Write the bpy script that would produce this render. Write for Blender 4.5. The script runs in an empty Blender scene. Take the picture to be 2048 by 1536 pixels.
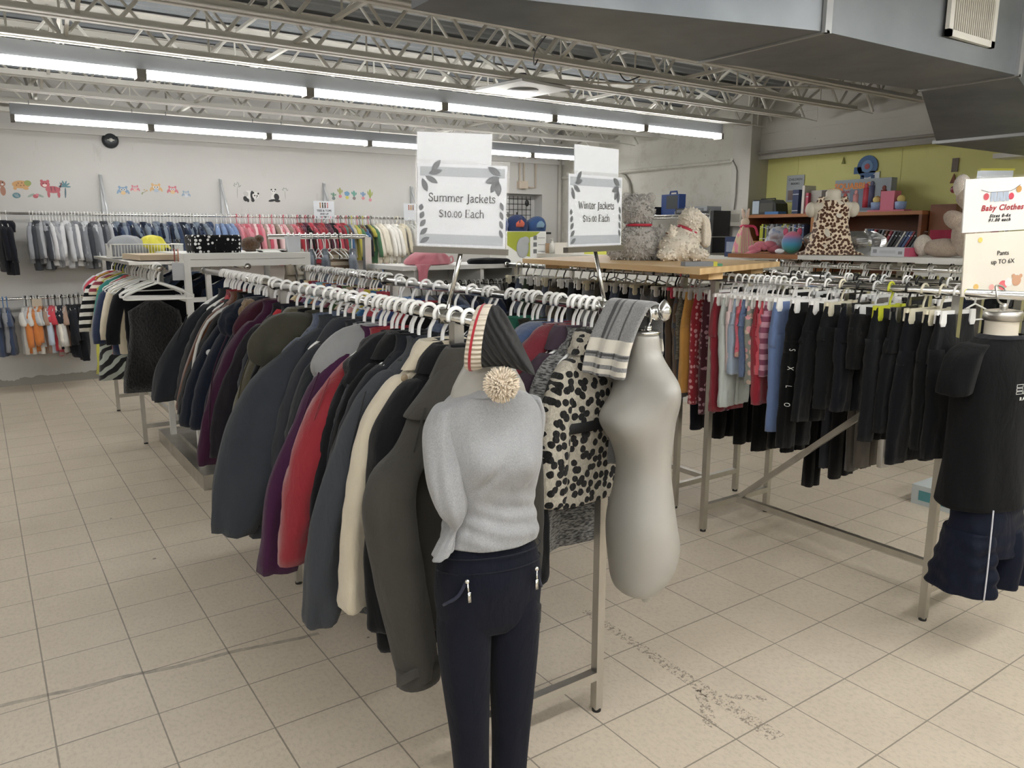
import bpy, math, random
import numpy as np
from mathutils import Vector, Matrix
PI = math.pi
SC = bpy.context.scene
COL = SC.collection
rng = random.Random(7)

# ------------------------------------------------------------------ camera
F_PX, PITCH, YAW, EYE = 1532.2, .192, .605, 1.616
cam = bpy.data.objects.new('camera', bpy.data.cameras.new('camera'))
COL.objects.link(cam)
cam.location = (0, 0, EYE)
cam.rotation_euler = (PI/2 - PITCH, 0, -YAW)
cam.data.sensor_width = 36
cam.data.lens = F_PX / 2048 * 36
cam.data.clip_start = .05
SC.camera = cam
_fw = np.array([math.sin(YAW)*math.cos(PITCH), math.cos(YAW)*math.cos(PITCH), -math.sin(PITCH)])
_rt = np.array([math.cos(YAW), -math.sin(YAW), 0.])
_up = np.cross(_rt, _fw)
_eye = np.array([0, 0, EYE])
# measured points of the place: where a sight line meets a plane of the room
def _ray(x, y): return _fw + _rt*(x-1024)/F_PX - _up*(y-768)/F_PX
def atX(x, y, X): d = _ray(x, y); return Vector(_eye + d*X/d[0])
def atY(x, y, Y): d = _ray(x, y); return Vector(_eye + d*Y/d[1])
def atZ(x, y, Z=0.): d = _ray(x, y); return Vector(_eye + d*(Z-EYE)/d[2])

# ------------------------------------------------------------------ mesh builder
def cr(keys, m):
    """Catmull-Rom resample of rows of numbers"""
    k = np.array(keys, float)
    if len(k) == 1: return np.repeat(k, m, 0)
    d = np.linalg.norm(np.diff(k[:, :3], axis=0), axis=1) + 1e-6
    s = np.concatenate([[0], np.cumsum(d)]); s /= s[-1]
    out = []
    for t in np.linspace(0, 1, m):
        i = min(len(k)-2, max(0, int(np.searchsorted(s, t, 'right')-1)))
        u = (t-s[i])/(s[i+1]-s[i])
        p1, p2 = k[i], k[i+1]
        p0 = k[i-1] if i > 0 else 2*p1-p2
        p3 = k[i+2] if i+2 < len(k) else 2*p2-p1
        q = .5*((2*p1)+(-p0+p2)*u+(2*p0-5*p1+4*p2-p3)*u*u+(-p0+3*p1-3*p2+p3)*u**3)
        lo, hi = np.minimum(p1, p2), np.maximum(p1, p2)
        e = .25*(hi-lo)+1e-4
        out.append(np.clip(q, lo-e, hi+e))
    return np.array(out)

class MB:
    def __init__(self): self.v = []; self.f = []; self.mi = []; self.M = Matrix.Identity(4)
    def add(self, vs, fs, m=0):
        n = len(self.v)
        if self.M == Matrix.Identity(4): self.v += [tuple(map(float, p)) for p in vs]
        else: self.v += [tuple(self.M @ Vector(p)) for p in vs]
        self.f += [tuple(i+n for i in f) for f in fs]
        self.mi += [m]*len(fs)
        return self
    def box(self, x0, x1, y0, y1, z0, z1, m=0):
        v = [(x, y, z) for z in (z0, z1) for y in (y0, y1) for x in (x0, x1)]
        return self.add(v, [(0,2,3,1),(4,5,7,6),(0,1,5,4),(2,6,7,3),(0,4,6,2),(1,3,7,5)], m)
    def bar(self, a, b, w=.03, h=None, m=0, up=(0,0,1)):
        """square bar from a to b"""
        a, b = Vector(a), Vector(b); h = h or w
        t = (b-a).normalized(); u = Vector(up)
        if abs(t.dot(u)) > .95: u = Vector((0,1,0))
        s = t.cross(u).normalized(); u = s.cross(t)
        v = [p+s*i*w/2+u*j*h/2 for p in (a, b) for i, j in ((-1,-1),(1,-1),(1,1),(-1,1))]
        return self.add(v, [(0,1,2,3)[::-1],(4,5,6,7),(0,1,5,4),(1,2,6,5),(2,3,7,6),(3,0,4,7)], m)
    def tube(self, pts, r=.01, n=8, m=0, cap=True, smooth=0, closed=False, flat=1.):
        pts = [Vector(p) for p in pts]
        if smooth: pts = [Vector(q) for q in cr([tuple(p) for p in pts], smooth)]
        N = len(pts); vs = []; rr = r if hasattr(r, '__len__') else [r]*N
        if len(rr) != N: rr = list(np.interp(np.linspace(0,1,N), np.linspace(0,1,len(rr)), rr))
        u = None
        for i, p in enumerate(pts):
            if closed: t = pts[(i+1) % N]-pts[i-1]
            else: t = pts[min(i+1,N-1)]-pts[max(i-1,0)]
            t = t.normalized() if t.length > 1e-9 else Vector((0,0,1))
            if u is None: u = t.orthogonal().normalized()
            u = (u - t*u.dot(t)).normalized(); w = t.cross(u)
            for k in range(n):
                a = 2*PI*k/n
                vs.append(p + (u*math.cos(a)*flat + w*math.sin(a))*rr[i])
        fs = []
        for i in range(N if closed else N-1):
            j = (i+1) % N
            for k in range(n): fs.append((i*n+k, i*n+(k+1)%n, j*n+(k+1)%n, j*n+k))
        if cap and not closed: fs += [tuple(range(n))[::-1], tuple(range((N-1)*n, N*n))]
        return self.add(vs, fs, m)
    def loft(self, rings, m=0, cap0=True, cap1=True):
        n = len(rings[0]); vs = [p for r in rings for p in r]; fs = []
        for i in range(len(rings)-1):
            for k in range(n): fs.append((i*n+k, i*n+(k+1)%n, (i+1)*n+(k+1)%n, (i+1)*n+k))
        L = (len(rings)-1)*n
        if cap0: fs.append(tuple(range(n))[::-1])
        if cap1: fs.append(tuple(range(L, L+n)))
        return self.add(vs, fs, m)
    def soft(self, keys, n=24, rows=18, seed=0, fold=.05, ex=2.4, puff=0, cap0=True, cap1=True, m=0, bump=None, tf=1., fr=(2,3,5,7), tilt=0):
        """cloth or body tube through horizontal rings (x,y,z,rx,ry)"""
        r = random.Random(seed); K = cr(keys, rows)
        ph = [r.uniform(0, 6.28) for _ in fr]; fz = [r.uniform(-7, 7) for _ in fr]; am = [r.uniform(.4, 1) for _ in fr]
        z0, z1 = K[0][2], K[-1][2]; rings = []
        for i, q in enumerate(K):
            t = i/(rows-1); ring = []
            for k in range(n):
                a = 2*PI*k/n; c, s = math.cos(a), math.sin(a)
                px = math.copysign(abs(c)**(2/ex), c); py = math.copysign(abs(s)**(2/ex), s)
                g = 0
                for A, f_, p, z_ in zip(am, fr, ph, fz): g += A*math.sin(f_*a+p+z_*q[2]*1.6)
                e = fold*g*(.35+.65*t*tf)/1.6
                if fold >= .06 and not puff: e += fold*.42*math.sin(q[2]*(46+9*fz[0])+2.2*math.sin(a*2+ph[1])+ph[0])*math.sin(q[2]*11+ph[2]+a)
                if puff: e += .10*(abs(math.sin(q[2]*PI/puff))**.5-.6)
                big = 1 if fold >= .06 else 0
                dx = px*(q[3]*(1+e*.35)+e*(.012+.022*big)); dy = py*(q[4]*(1+e*1.3)+e*(.02+.05*big*min(1, q[4]/.04)))
                v = (q[0]+dx, q[1]+dy, q[2]+tilt*dx)
                if bump: v = bump(*v)
                ring.append(v)
            rings.append(ring)
        return self.loft(rings, m, cap0, cap1)
    def lathe(self, prof, n=24, c=(0,0,0), m=0, sx=1., sy=1.):
        rings = [[(c[0]+r*math.cos(2*PI*k/n)*sx, c[1]+r*math.sin(2*PI*k/n)*sy, c[2]+z) for k in range(n)] for r, z in prof]
        return self.loft(rings, m)
    def ball(self, c, r, n=16, m=0, seed=None, amp=.0, M=None):
        r = r if hasattr(r, '__len__') else (r,)*3
        R = random.Random(seed) if seed is not None else None
        rows = max(6, n*2//3); rings = []
        for i in range(rows+1):
            t = PI*(.02+.96*i/rows); ring = []
            for k in range(n):
                a = 2*PI*k/n; f = 1+(R.uniform(-amp, amp) if R else 0)
                p = Vector((math.sin(t)*math.cos(a)*r[0]*f, math.sin(t)*math.sin(a)*r[1]*f, math.cos(t)*r[2]*f))
                if M is not None: p = M @ p
                ring.append((c[0]+p[0], c[1]+p[1], c[2]+p[2]))
            rings.append(ring[::-1])
        return self.loft(rings, m)
    def poly(self, pts, m=0): return self.add(pts, [tuple(range(len(pts)))], m)
    def prism(self, pts, d, m=0):
        """pts: planar loop of points; d: thickness vector"""
        n = len(pts); d = Vector(d); a = [Vector(p) for p in pts]; b = [p+d for p in a]
        return self.add(a+b, [tuple(range(n))[::-1], tuple(range(n, 2*n))]+[(i, (i+1)%n, n+(i+1)%n, n+i) for i in range(n)], m)
    def data(self, name, mats, smooth=True):
        me = bpy.data.meshes.new(name); me.from_pydata(self.v, [], self.f)
        for x in (mats if isinstance(mats, (list, tuple)) else [mats]): me.materials.append(x)
        if any(self.mi): me.polygons.foreach_set('material_index', self.mi)
        if smooth: me.polygons.foreach_set('use_smooth', [True]*len(me.polygons))
        me.update(); return me
    def build(self, name, mats, parent=None, smooth=True, loc=None, subd=0, label=None, fuzz=None):
        o = bpy.data.objects.new(name, self.data(name, mats, smooth)); COL.objects.link(o)
        if parent is not None: o.parent = parent
        if loc is not None: o.location = loc
        if subd:
            s = o.modifiers.new('smooth', 'SUBSURF'); s.levels = subd; s.render_levels = subd
        if label: o['label'] = label
        return o

def inst(me, name, parent=None, loc=(0,0,0), rot=None):
    o = bpy.data.objects.new(name, me); COL.objects.link(o); o.location = loc
    if rot is not None: o.rotation_euler = rot
    if parent is not None: o.parent = parent
    return o
SEEN = {}
def tag(o, label, cat, group=None):
    k = (label, group)
    if label in SEEN and not (group and SEEN[label] == group): print('DUPLICATE LABEL', label)
    SEEN[label] = group
    n = len(label.split())
    if not 4 <= n <= 16: print('LABEL LENGTH', n, label)
    o['label'] = label; o['category'] = cat
    if group: o['group'] = group
    return o
def thing(name, label, cat, loc=(0,0,0), rz=0, group=None):
    o = bpy.data.objects.new(name, None); COL.objects.link(o); o.empty_display_size = .05
    o.location = loc; o.rotation_euler = (0, 0, rz)
    return tag(o, label, cat, group)
def struct(o): o['kind'] = 'structure'; return o
def text(s, size, mat, parent, loc=(0,0,0), rot=(PI/2,0,0), name='lettering', align='CENTER', ext=.0004, sx=1., bold=0., shear=0., space=1.):
    c = bpy.data.curves.new(name, 'FONT'); c.body = s; c.size = size; c.align_x = align; c.align_y = 'CENTER'
    c.extrude = ext; c.offset = bold; c.shear = shear; c.space_character = space; c.resolution_u = 3
    q = bpy.data.objects.new(name+'_tmp', c); COL.objects.link(q)
    dg = bpy.context.evaluated_depsgraph_get(); dg.update()
    me = bpy.data.meshes.new_from_object(q.evaluated_get(dg)); bpy.data.objects.remove(q); bpy.data.curves.remove(c)
    me.materials.clear(); me.materials.append(mat)
    o = bpy.data.objects.new(name, me); COL.objects.link(o); o.parent = parent; o.location = loc; o.rotation_euler = rot; o.scale = (sx, 1, 1)
    return o
# book-face letters with serifs, drawn as strokes (x, z) in em units: [advance, [(width, points)...], serif bars (x0, x1, z)]
_S = [(.45,.56),(.43,.66),(.28,.715),(.13,.67),(.09,.55),(.16,.45),(.30,.37),(.43,.28),(.46,.16),(.37,.04),(.24,.005),(.10,.05),(.06,.17)]
def _sc(p, k, kz=None): return [(x*k, z*(kz or k)) for x, z in p]
_arch = lambda x: [(x,.34),(x+.10,.455),(x+.21,.485),(x+.30,.44),(x+.33,.33)]
_o = [(.22+.16*math.cos(a), .26+.255*math.sin(a)) for a in np.linspace(0, 2*PI, 25)]
GL = {
 'S': (.54, [(.07, _S), (.03, [(.46,.52),(.46,.70)]), (.03, [(.05,.20),(.05,.02)])], []),
 's': (.40, [(.06, _sc(_S,.72,.68))], []),
 'u': (.60, [(.075, [(.11,.48),(.11,.16),(.16,.03),(.27,.005),(.38,.06),(.45,.15)]), (.075, [(.46,.48),(.46,0)])], [(.02,.11,.47),(.37,.46,.47),(.46,.56,.012)]),
 'm': (.88, [(.075, [(.11,.48),(.11,0)]), (.05, _arch(.11)), (.075, [(.44,.35),(.44,0)]), (.05, _arch(.44)), (.075, [(.77,.35),(.77,0)])], [(.02,.11,.47),(.03,.19,.012),(.36,.52,.012),(.69,.86,.012)]),
 'n': (.58, [(.075, [(.11,.48),(.11,0)]), (.05, _arch(.11)), (.075, [(.44,.35),(.44,0)])], [(.02,.11,.47),(.03,.19,.012),(.36,.53,.012)]),
 'h': (.58, [(.075, [(.11,.74),(.11,0)]), (.05, _arch(.11)), (.075, [(.44,.35),(.44,0)])], [(.02,.11,.73),(.03,.19,.012),(.36,.53,.012)]),
 'r': (.42, [(.075, [(.11,.48),(.11,0)]), (.06, [(.11,.32),(.19,.44),(.28,.48),(.36,.44)])], [(.02,.11,.47),(.03,.22,.012)]),
 'e': (.48, [(.04, [(.09,.27),(.41,.27)]), (.065, [(.41,.28),(.37,.43),(.25,.485),(.13,.42),(.08,.25),(.13,.07),(.26,.005),(.42,.09)])], []),
 'J': (.38, [(.085, [(.24,.71),(.24,.02),(.19,-.12),(.04,-.16)])], [(.10,.36,.70)]),
 'a': (.50, [(.06, [(.09,.40),(.20,.48),(.32,.45),(.37,.33),(.37,.08),(.43,.01),(.49,.03)]), (.06, [(.37,.29),(.20,.25),(.08,.14),(.13,.02),(.25,.01),(.37,.12)])], []),
 'c': (.46, [(.068, [(.41,.39),(.29,.485),(.15,.43),(.08,.25),(.14,.07),(.27,.005),(.42,.10)])], []),
 'k': (.54, [(.075, [(.11,.74),(.11,0)]), (.045, [(.12,.19),(.42,.47)]), (.07, [(.24,.29),(.46,.0)])], [(.02,.11,.73),(.03,.20,.012),(.32,.52,.47),(.36,.55,.012)]),
 't': (.38, [(.07, [(.17,.63),(.17,.10),(.23,.01),(.36,.05)])], [(.03,.34,.465)]),
 'i': (.28, [(.075, [(.13,.48),(.13,0)]), (.09, [(.13,.62),(.13,.70)])], [(.04,.13,.47),(.04,.23,.012)]),
 'W': (.96, [(.08, [(.08,.71),(.29,.01)]), (.04, [(.29,.01),(.47,.66)]), (.08, [(.45,.66),(.66,.01)]), (.04, [(.66,.01),(.86,.71)])], [(0,.2,.70),(.76,.96,.70)]),
 'E': (.60, [(.085, [(.15,.71),(.15,0)]), (.03, [(.52,.70),(.52,.57)]), (.03, [(.55,.01),(.55,.16)]), (.03, [(.38,.44),(.38,.29)])], [(.05,.53,.70),(.05,.56,.014),(.15,.38,.365)]),
 '$': (.54, [(.06, _sc(_S,1,.84)), (.03, [(.26,.72),(.26,-.10)])], []),
 '1': (.38, [(.075, [(.19,.53),(.19,0)]), (.04, [(.07,.45),(.19,.52)])], [(.07,.31,.012)]),
 '0': (.46, [(.058, _o)], []),
 '5': (.46, [(.05, [(.12,.53),(.11,.29)]), (.065, [(.11,.29),(.24,.33),(.37,.25),(.37,.10),(.25,.005),(.08,.04)])], [(.11,.37,.52)]),
 '.': (.22, [(.085, [(.10,.0),(.10,.075)])], []), ' ': (.26, [], []),
}
def serif(s, size, mat, parent, loc, sx=1., name='lettering'):
    b = MB(); x = 0.; W = sum(GL[c][0] for c in s); k = 0
    for c in s:
        adv, strokes, bars = GL[c]
        for w, p in strokes + [(.028, [(a, z), (d, z)]) for a, d, z in bars]:
            if len(p) > 3: p = [tuple(q[:2]) for q in cr([(u, v, 0) for u, v in p], len(p)*3)]
            L = []; Rr = []
            for i, q in enumerate(p):
                t = Vector(p[min(i+1, len(p)-1)])-Vector(p[max(i-1, 0)]); t.normalize(); n = Vector((-t[1], t[0]))*w/2*1.3
                L.append((q[0]+n[0], q[1]+n[1])); Rr.append((q[0]-n[0], q[1]-n[1]))
            k += 1; yy = -.00001*(k % 12)
            f = lambda q: ((x+q[0]-W/2)*size*sx, yy, (q[1]-.3)*size)
            b.add([f(q) for q in L]+[f(q) for q in Rr], [(i, len(p)+i, len(p)+i+1, i+1) for i in range(len(p)-1)])
        x += adv
    return b.build(name, mat, parent, False, loc)
ORD = 'first second third fourth fifth sixth seventh eighth ninth tenth eleventh twelfth thirteenth fourteenth fifteenth sixteenth seventeenth eighteenth nineteenth twentieth'.split()
def nth(i):
    i += 1
    if i <= 20: return ORD[i-1]
    t = {2:'twenty', 3:'thirty', 4:'forty', 5:'fifty'}[i//10]
    return t+'-'+ORD[i%10-1] if i % 10 else {30:'thirtieth', 40:'fortieth', 50:'fiftieth'}[i]

# ------------------------------------------------------------------ materials
def lin(h):
    if not isinstance(h, str): return tuple(h)[:3]
    h = h.lstrip('#'); c = [int(h[i:i+2], 16)/255 for i in (0, 2, 4)]
    return tuple(x/12.92 if x <= .04045 else ((x+.055)/1.055)**2.4 for x in c)
class NT:
    def __init__(s, name):
        s.m = bpy.data.materials.new(name); s.m.use_nodes = True; s.t = s.m.node_tree
        s.b = s.t.nodes['Principled BSDF']; s._c = None
    def n(s, typ, **kw):
        x = s.t.nodes.new(typ)
        for k, v in kw.items():
            if k.startswith('i_'):
                key = k[2:]; key = int(key) if key.isdigit() else key.replace('_', ' ')
                s.set(x.inputs[key], v)
            else: setattr(x, k, v)
        return x
    def set(s, sock, v):
        if isinstance(v, bpy.types.NodeSocket): s.t.links.new(v, sock)
        elif isinstance(v, str): sock.default_value = lin(v)+(1,)
        elif isinstance(v, tuple) and sock.type == 'RGBA' and len(v) == 3: sock.default_value = v+(1,)
        else: sock.default_value = v
    def co(s, k='Object'):
        if s._c is None: s._c = s.t.nodes.new('ShaderNodeTexCoord')
        return s._c.outputs[k]
    def math(s, op, a, b=0., c=0.):
        x = s.t.nodes.new('ShaderNodeMath'); x.operation = op
        s.set(x.inputs[0], a); s.set(x.inputs[1], b); s.set(x.inputs[2], c); return x.outputs[0]
    def noise(s, scale=5., detail=3., vec=None, rough=.5, dist=0.):
        x = s.n('ShaderNodeTexNoise'); s.set(x.inputs['Vector'], vec if vec is not None else s.co())
        x.inputs['Scale'].default_value = scale; x.inputs['Detail'].default_value = detail; x.inputs['Roughness'].default_value = rough; x.inputs['Distortion'].default_value = dist
        return x.outputs['Fac']
    def ramp(s, fac, stops, interp='LINEAR'):
        x = s.n('ShaderNodeValToRGB'); s.set(x.inputs[0], fac); r = x.color_ramp; r.interpolation = interp
        while len(r.elements) < len(stops): r.elements.new(.5)
        for e, (p, c) in zip(r.elements, stops): e.position = p; e.color = lin(c)+(1,)
        return x.outputs[0]
    def mix(s, fac, a, b, typ='MIX'):
        x = s.n('ShaderNodeMix', data_type='RGBA', blend_type=typ)
        s.set(x.inputs[0], fac); s.set(x.inputs[6], a); s.set(x.inputs[7], b); return x.outputs[2]
    def mapping(s, scale=(1,1,1), rot=(0,0,0), loc=(0,0,0), vec=None):
        x = s.n('ShaderNodeMapping'); s.set(x.inputs[0], vec if vec is not None else s.co())
        x.inputs['Scale'].default_value = scale; x.inputs['Rotation'].default_value = rot; x.inputs['Location'].default_value = loc
        return x.outputs[0]
    def xyz(s, vec=None):
        x = s.n('ShaderNodeSeparateXYZ'); s.set(x.inputs[0], vec if vec is not None else s.co()); return x.outputs
    def vor(s, scale, vec=None, feat='F1', rand=1., flat=False):
        x = s.n('ShaderNodeTexVoronoi', feature=feat, voronoi_dimensions='2D' if flat else '3D'); s.set(x.inputs['Vector'], vec if vec is not None else s.co())
        x.inputs['Scale'].default_value = scale; x.inputs['Randomness'].default_value = rand; return x
    def wave(s, scale, dist=0., dirn='Z', vec=None, dscale=1., detail=2.):
        x = s.n('ShaderNodeTexWave', bands_direction=dirn); s.set(x.inputs['Vector'], vec if vec is not None else s.co())
        x.inputs['Scale'].default_value = scale; x.inputs['Distortion'].default_value = dist; x.inputs['Detail Scale'].default_value = dscale; x.inputs['Detail'].default_value = detail
        return x.outputs['Fac']
    def bump(s, h, strength=.3, dist=.01):
        x = s.n('ShaderNodeBump'); x.inputs['Strength'].default_value = strength; x.inputs['Distance'].default_value = dist
        s.set(x.inputs['Height'], h)
        if s.b.inputs['Normal'].is_linked: s.set(x.inputs['Normal'], s.b.inputs['Normal'].links[0].from_socket)
        s.set(s.b.inputs['Normal'], x.outputs[0])
    def out(s, col=None, rough=None, metal=None, **kw):
        if col is not None: s.set(s.b.inputs['Base Color'], col)
        if rough is not None: s.set(s.b.inputs['Roughness'], rough)
        if metal is not None: s.set(s.b.inputs['Metallic'], metal)
        for k, v in kw.items(): s.set(s.b.inputs[k.replace('_', ' ')], v)
        return s.m
_mc = {}
def plain(col, rough=.5, metal=0., var=.06, key='plain', **kw):
    k = (key, col, rough, metal, var, tuple(sorted(kw.items())))
    if k not in _mc:
        N = NT('%s_%s' % (key, str(col).lstrip('#'))); c = lin(col)
        if var: c2 = tuple(x*(1-var) for x in c); c = N.mix(N.noise(9, 4), c, c2)
        _mc[k] = N.out(c, rough, metal, **kw)
    return _mc[k]
def cloth(col, pat=None, col2='#101114', sc=1., rough=.85, sheen=.25, weave=1.):
    k = ('cloth', col, pat, col2, sc, rough)
    if k in _mc: return _mc[k]
    N = NT('cloth_%s_%s' % (pat or 'plain', col.lstrip('#'))); c = lin(col); b = lin(col2)
    o = N.co()
    c = N.mix(N.noise(14, 4), tuple(x*1.08 for x in c), tuple(x*.86 for x in c))
    if pat == 'heather':
        c = N.mix(N.ramp(N.noise(620, 3, N.mapping((1,1,.45))), [(.36, '#000000'), (.64, '#ffffff')]), c, b)
    elif pat == 'stripe_h':
        c = N.mix(N.math('GREATER_THAN', N.math('SINE', N.math('MULTIPLY', N.xyz()[2], 120*sc)), 0.), c, b)
    elif pat == 'stripe_v':
        c = N.mix(N.math('GREATER_THAN', N.math('SINE', N.math('MULTIPLY', N.math('ADD', N.xyz()[0], N.xyz()[1]), 120*sc)), .2), c, b)
    elif pat == 'leopard':
        o = N.mapping(rot=(-PI/2, 0, 0)); v = N.vor(24*sc, flat=True, vec=N.mix(.008/sc, o, N.n('ShaderNodeTexNoise', i_Scale=30., i_Vector=o).outputs['Color'], 'ADD'))
        spot = N.math('LESS_THAN', v.outputs['Distance'], N.math('MULTIPLY_ADD', N.noise(60*sc), .5, .20))
        c = N.mix(spot, c, b)
    elif pat == 'zebra':
        c = N.mix(N.ramp(N.wave(7*sc, 6., 'Z', N.mapping(rot=(0,.7,.3)), 1.2), [(.42, '#000000'), (.52, '#ffffff')]), c, b)
    elif pat == 'plaid':
        X, Y, Z = N.xyz()
        def band(a, f, ph, th): return N.math('GREATER_THAN', N.math('SINE', N.math('MULTIPLY_ADD', a, f*sc, ph)), th)
        h = N.math('ADD', X, Y)
        c = N.mix(N.math('MULTIPLY', band(Z, 55, 0, .2), .6), c, b); c = N.mix(N.math('MULTIPLY', band(h, 55, 1, .2), .6), c, b)
        c = N.mix(N.math('MULTIPLY', band(Z, 55, 3.1, .93), .7), c, '#d8d8d0')
    elif pat == 'dots':
        c = N.mix(N.math('LESS_THAN', N.vor(34*sc, rand=.45).outputs['Distance'], .38), c, b)
    elif pat == 'floral':
        v = N.vor(30*sc)
        c = N.mix(N.math('LESS_THAN', v.outputs['Distance'], .42), c, N.mix(N.n('ShaderNodeSeparateColor', i_0=v.outputs['Color']).outputs[0], b, '#c9b7a4'))
    elif pat == 'denim':
        c = N.mix(N.ramp(N.noise(4, 3), [(.35, '#000000'), (.7, '#ffffff')]), c, b)
        c = N.mix(N.math('MULTIPLY', N.noise(260, 1, N.mapping((1,1,.15))), .35), c, '#aeb7c4')
    elif pat == 'diag':
        X, Y, Z = N.xyz()
        c = N.mix(N.math('GREATER_THAN', N.math('SINE', N.math('MULTIPLY', N.math('ADD', N.math('MULTIPLY', Z, 1.), N.math('ADD', X, Y)), 60*sc)), .1), c, b)
    elif pat == 'melange':
        c = N.mix(N.ramp(N.noise(40, 3, N.mapping((1.5,1.5,6))), [(.40, '#000000'), (.6, '#ffffff')]), c, b)
    N.bump(N.noise(9, 4, N.mapping((1.5,1.5,.6)), .55, .4), .42, .022)
    N.bump(N.noise(420, 2), .12*weave, .002)
    if max(lin(col)) < .06: sheen *= .35
    _mc[k] = N.out(c, rough, 0., Sheen_Weight=sheen, Sheen_Roughness=.6, Specular_IOR_Level=.2 if max(lin(col)) > .06 else .1)
    return _mc[k]
def fur(col, col2, sc=1., pat=None):
    k = ('fur', col, col2, sc, pat)
    if k in _mc: return _mc[k]
    N = NT('fur_'+col.lstrip('#')); a = N.noise(95*sc, 5, N.mapping((1,1,.6)), .7, 1.)
    c = N.mix(N.ramp(a, [(.35, '#000000'), (.65, '#ffffff')]), col2, col)
    if pat:
        o = N.mapping(rot=(-PI/2, 0, 0)); v = N.vor(36, flat=True, rand=.9, vec=N.mix(.009, o, N.n('ShaderNodeTexNoise', i_Scale=24., i_Vector=o).outputs['Color'], 'ADD'))
        c = N.mix(N.ramp(N.math('SUBTRACT', N.math('MULTIPLY_ADD', N.noise(46), .55, .17), v.outputs['Distance']), [(.49, '#000000'), (.53, '#ffffff')]) if 0 else
                  N.math('LESS_THAN', N.math('ADD', v.outputs['Distance'], N.math('MULTIPLY', a, .1)), N.math('MULTIPLY_ADD', N.noise(40), .25, .34)), c, pat)
    N.bump(a, .9, .012)
    _mc[k] = N.out(c, .95, 0., Sheen_Weight=.12 if pat else .4, Specular_IOR_Level=.2)
    return _mc[k]
CHROME = (lambda N: N.out(N.mix(N.noise(30, 4), '#e6e6e4', '#cfcecb'), N.math('MULTIPLY_ADD', N.noise(60, 3), .12, .12), 1.))(NT('chrome'))
STEEL = (lambda N: N.out(N.mix(N.noise(14, 5, N.mapping((1,1,.3))), '#d6d4cf', '#b3b0a9'), N.math('MULTIPLY_ADD', N.noise(40, 3), .2, .26), 1.))(NT('worn_steel'))
WHITEP = plain('#f0f0ee', .35, 0., .03, 'white_plastic', Subsurface_Weight=0.)
BLACKP = plain('#141416', .4, 0., .05, 'black_plastic')
CLEARP = plain('#d6d8d8', .25, 0., .03, 'cloudy_plastic')
RUBBER = plain('#232323', .7, 0., .1, 'rubber')
WHITEPAINT = plain('#dcdcd8', .5, 0., .05, 'white_paint')
PAPER = plain('#c9cdd2', .6, 0., .02, 'paper')
INK = plain('#131417', .6, 0., 0, 'ink')
# ================================================================== the setting
XW, YW = 7.75, 9.82          # right wall and back wall
XL, YF = -4.2, -3.2          # left and front ends of the room, behind the view
ZD = 3.25                    # underside of the roof deck
T = .3048
def floor_mat():
    N = NT('vinyl_floor_tiles'); X, Y, Z = N.xyz()
    u = N.math('ADD', N.math('DIVIDE', X, T), 7.856-20); v = N.math('ADD', N.math('DIVIDE', Y, T), 6.335-20)
    fu, fv = N.math('FRACT', N.math('ADD', u, 100.)), N.math('FRACT', N.math('ADD', v, 100.))
    e = N.math('MINIMUM', N.math('MINIMUM', fu, N.math('SUBTRACT', 1., fu)), N.math('MINIMUM', fv, N.math('SUBTRACT', 1., fv)))
    line = N.math('LESS_THAN', e, N.math('MULTIPLY_ADD', N.noise(3), .010, .0035))
    cell = N.n('ShaderNodeTexWhiteNoise', noise_dimensions='2D')
    cx = N.n('ShaderNodeCombineXYZ', i_0=N.math('FLOOR', u), i_1=N.math('FLOOR', v)); N.set(cell.inputs[0], cx.outputs[0])
    c = N.mix(N.noise(2.2, 6, rough=.65), '#dbcfbc', '#c8bcab')
    c = N.mix(N.math('MULTIPLY', cell.outputs['Value'], .22), c, '#d6c9b2')
    speck = N.ramp(N.noise(75, 6, N.mapping((1, .6, 1)), .75), [(.38, '#5f554a'), (.52, '#ffffff')])
    c = N.mix(.15, c, speck, 'MULTIPLY')
    c = N.mix(N.math('MULTIPLY', N.ramp(N.noise(.8, 5, rough=.7), [(.45, '#000000'), (.75, '#ffffff')]), .3), c, '#a59987')
    # scuffs and specks of dirt
    sp = N.vor(2.3); d = N.math('LESS_THAN', sp.outputs['Distance'], .022)
    c = N.mix(N.math('MULTIPLY', d, .7), c, '#3b352e')
    sc = N.ramp(N.noise(7, 6, N.mapping((.35, 2.4, 1)), .8), [(.64, '#000000'), (.74, '#ffffff')])
    c = N.mix(N.math('MULTIPLY', sc, .28), c, '#5d5348')
    # long settlement crack across the aisle
    a, b = atZ(0, 1412), atZ(700, 1252); n = Vector((-(b-a)[1], (b-a)[0])).normalized()
    dist = N.math('ABSOLUTE', N.math('ADD', N.math('ADD', N.math('MULTIPLY', X, n[0]), N.math('MULTIPLY', Y, n[1])), N.math('MULTIPLY_ADD', N.noise(5), .05, -(a[0]*n[0]+a[1]*n[1])-.025)))
    crack = N.math('MULTIPLY', N.math('LESS_THAN', dist, .012), N.math('LESS_THAN', X, 1.0))
    c = N.mix(N.math('MULTIPLY', crack, N.math('MULTIPLY', N.noise(22, 4), .8)), c, '#4d453c')
    c = N.mix(N.math('MULTIPLY', line, .6), c, '#3f382f')
    N.bump(N.math('SUBTRACT', N.noise(30, 4), N.math('MULTIPLY', line, 2.)), .06, .003)
    return N.out(c, N.math('MULTIPLY_ADD', N.noise(5, 4), .22, .36), 0., Specular_IOR_Level=.42)
FLOOR = floor_mat()
SC.view_settings.view_transform = 'Standard'; SC.view_settings.look = 'None'; SC.view_settings.gamma = 1; SC.view_settings.exposure = 1.15
SC.cycles.use_denoising = True; SC.cycles.max_bounces = 8; SC.cycles.diffuse_bounces = 5; SC.cycles.transparent_max_bounces = 12
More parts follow.
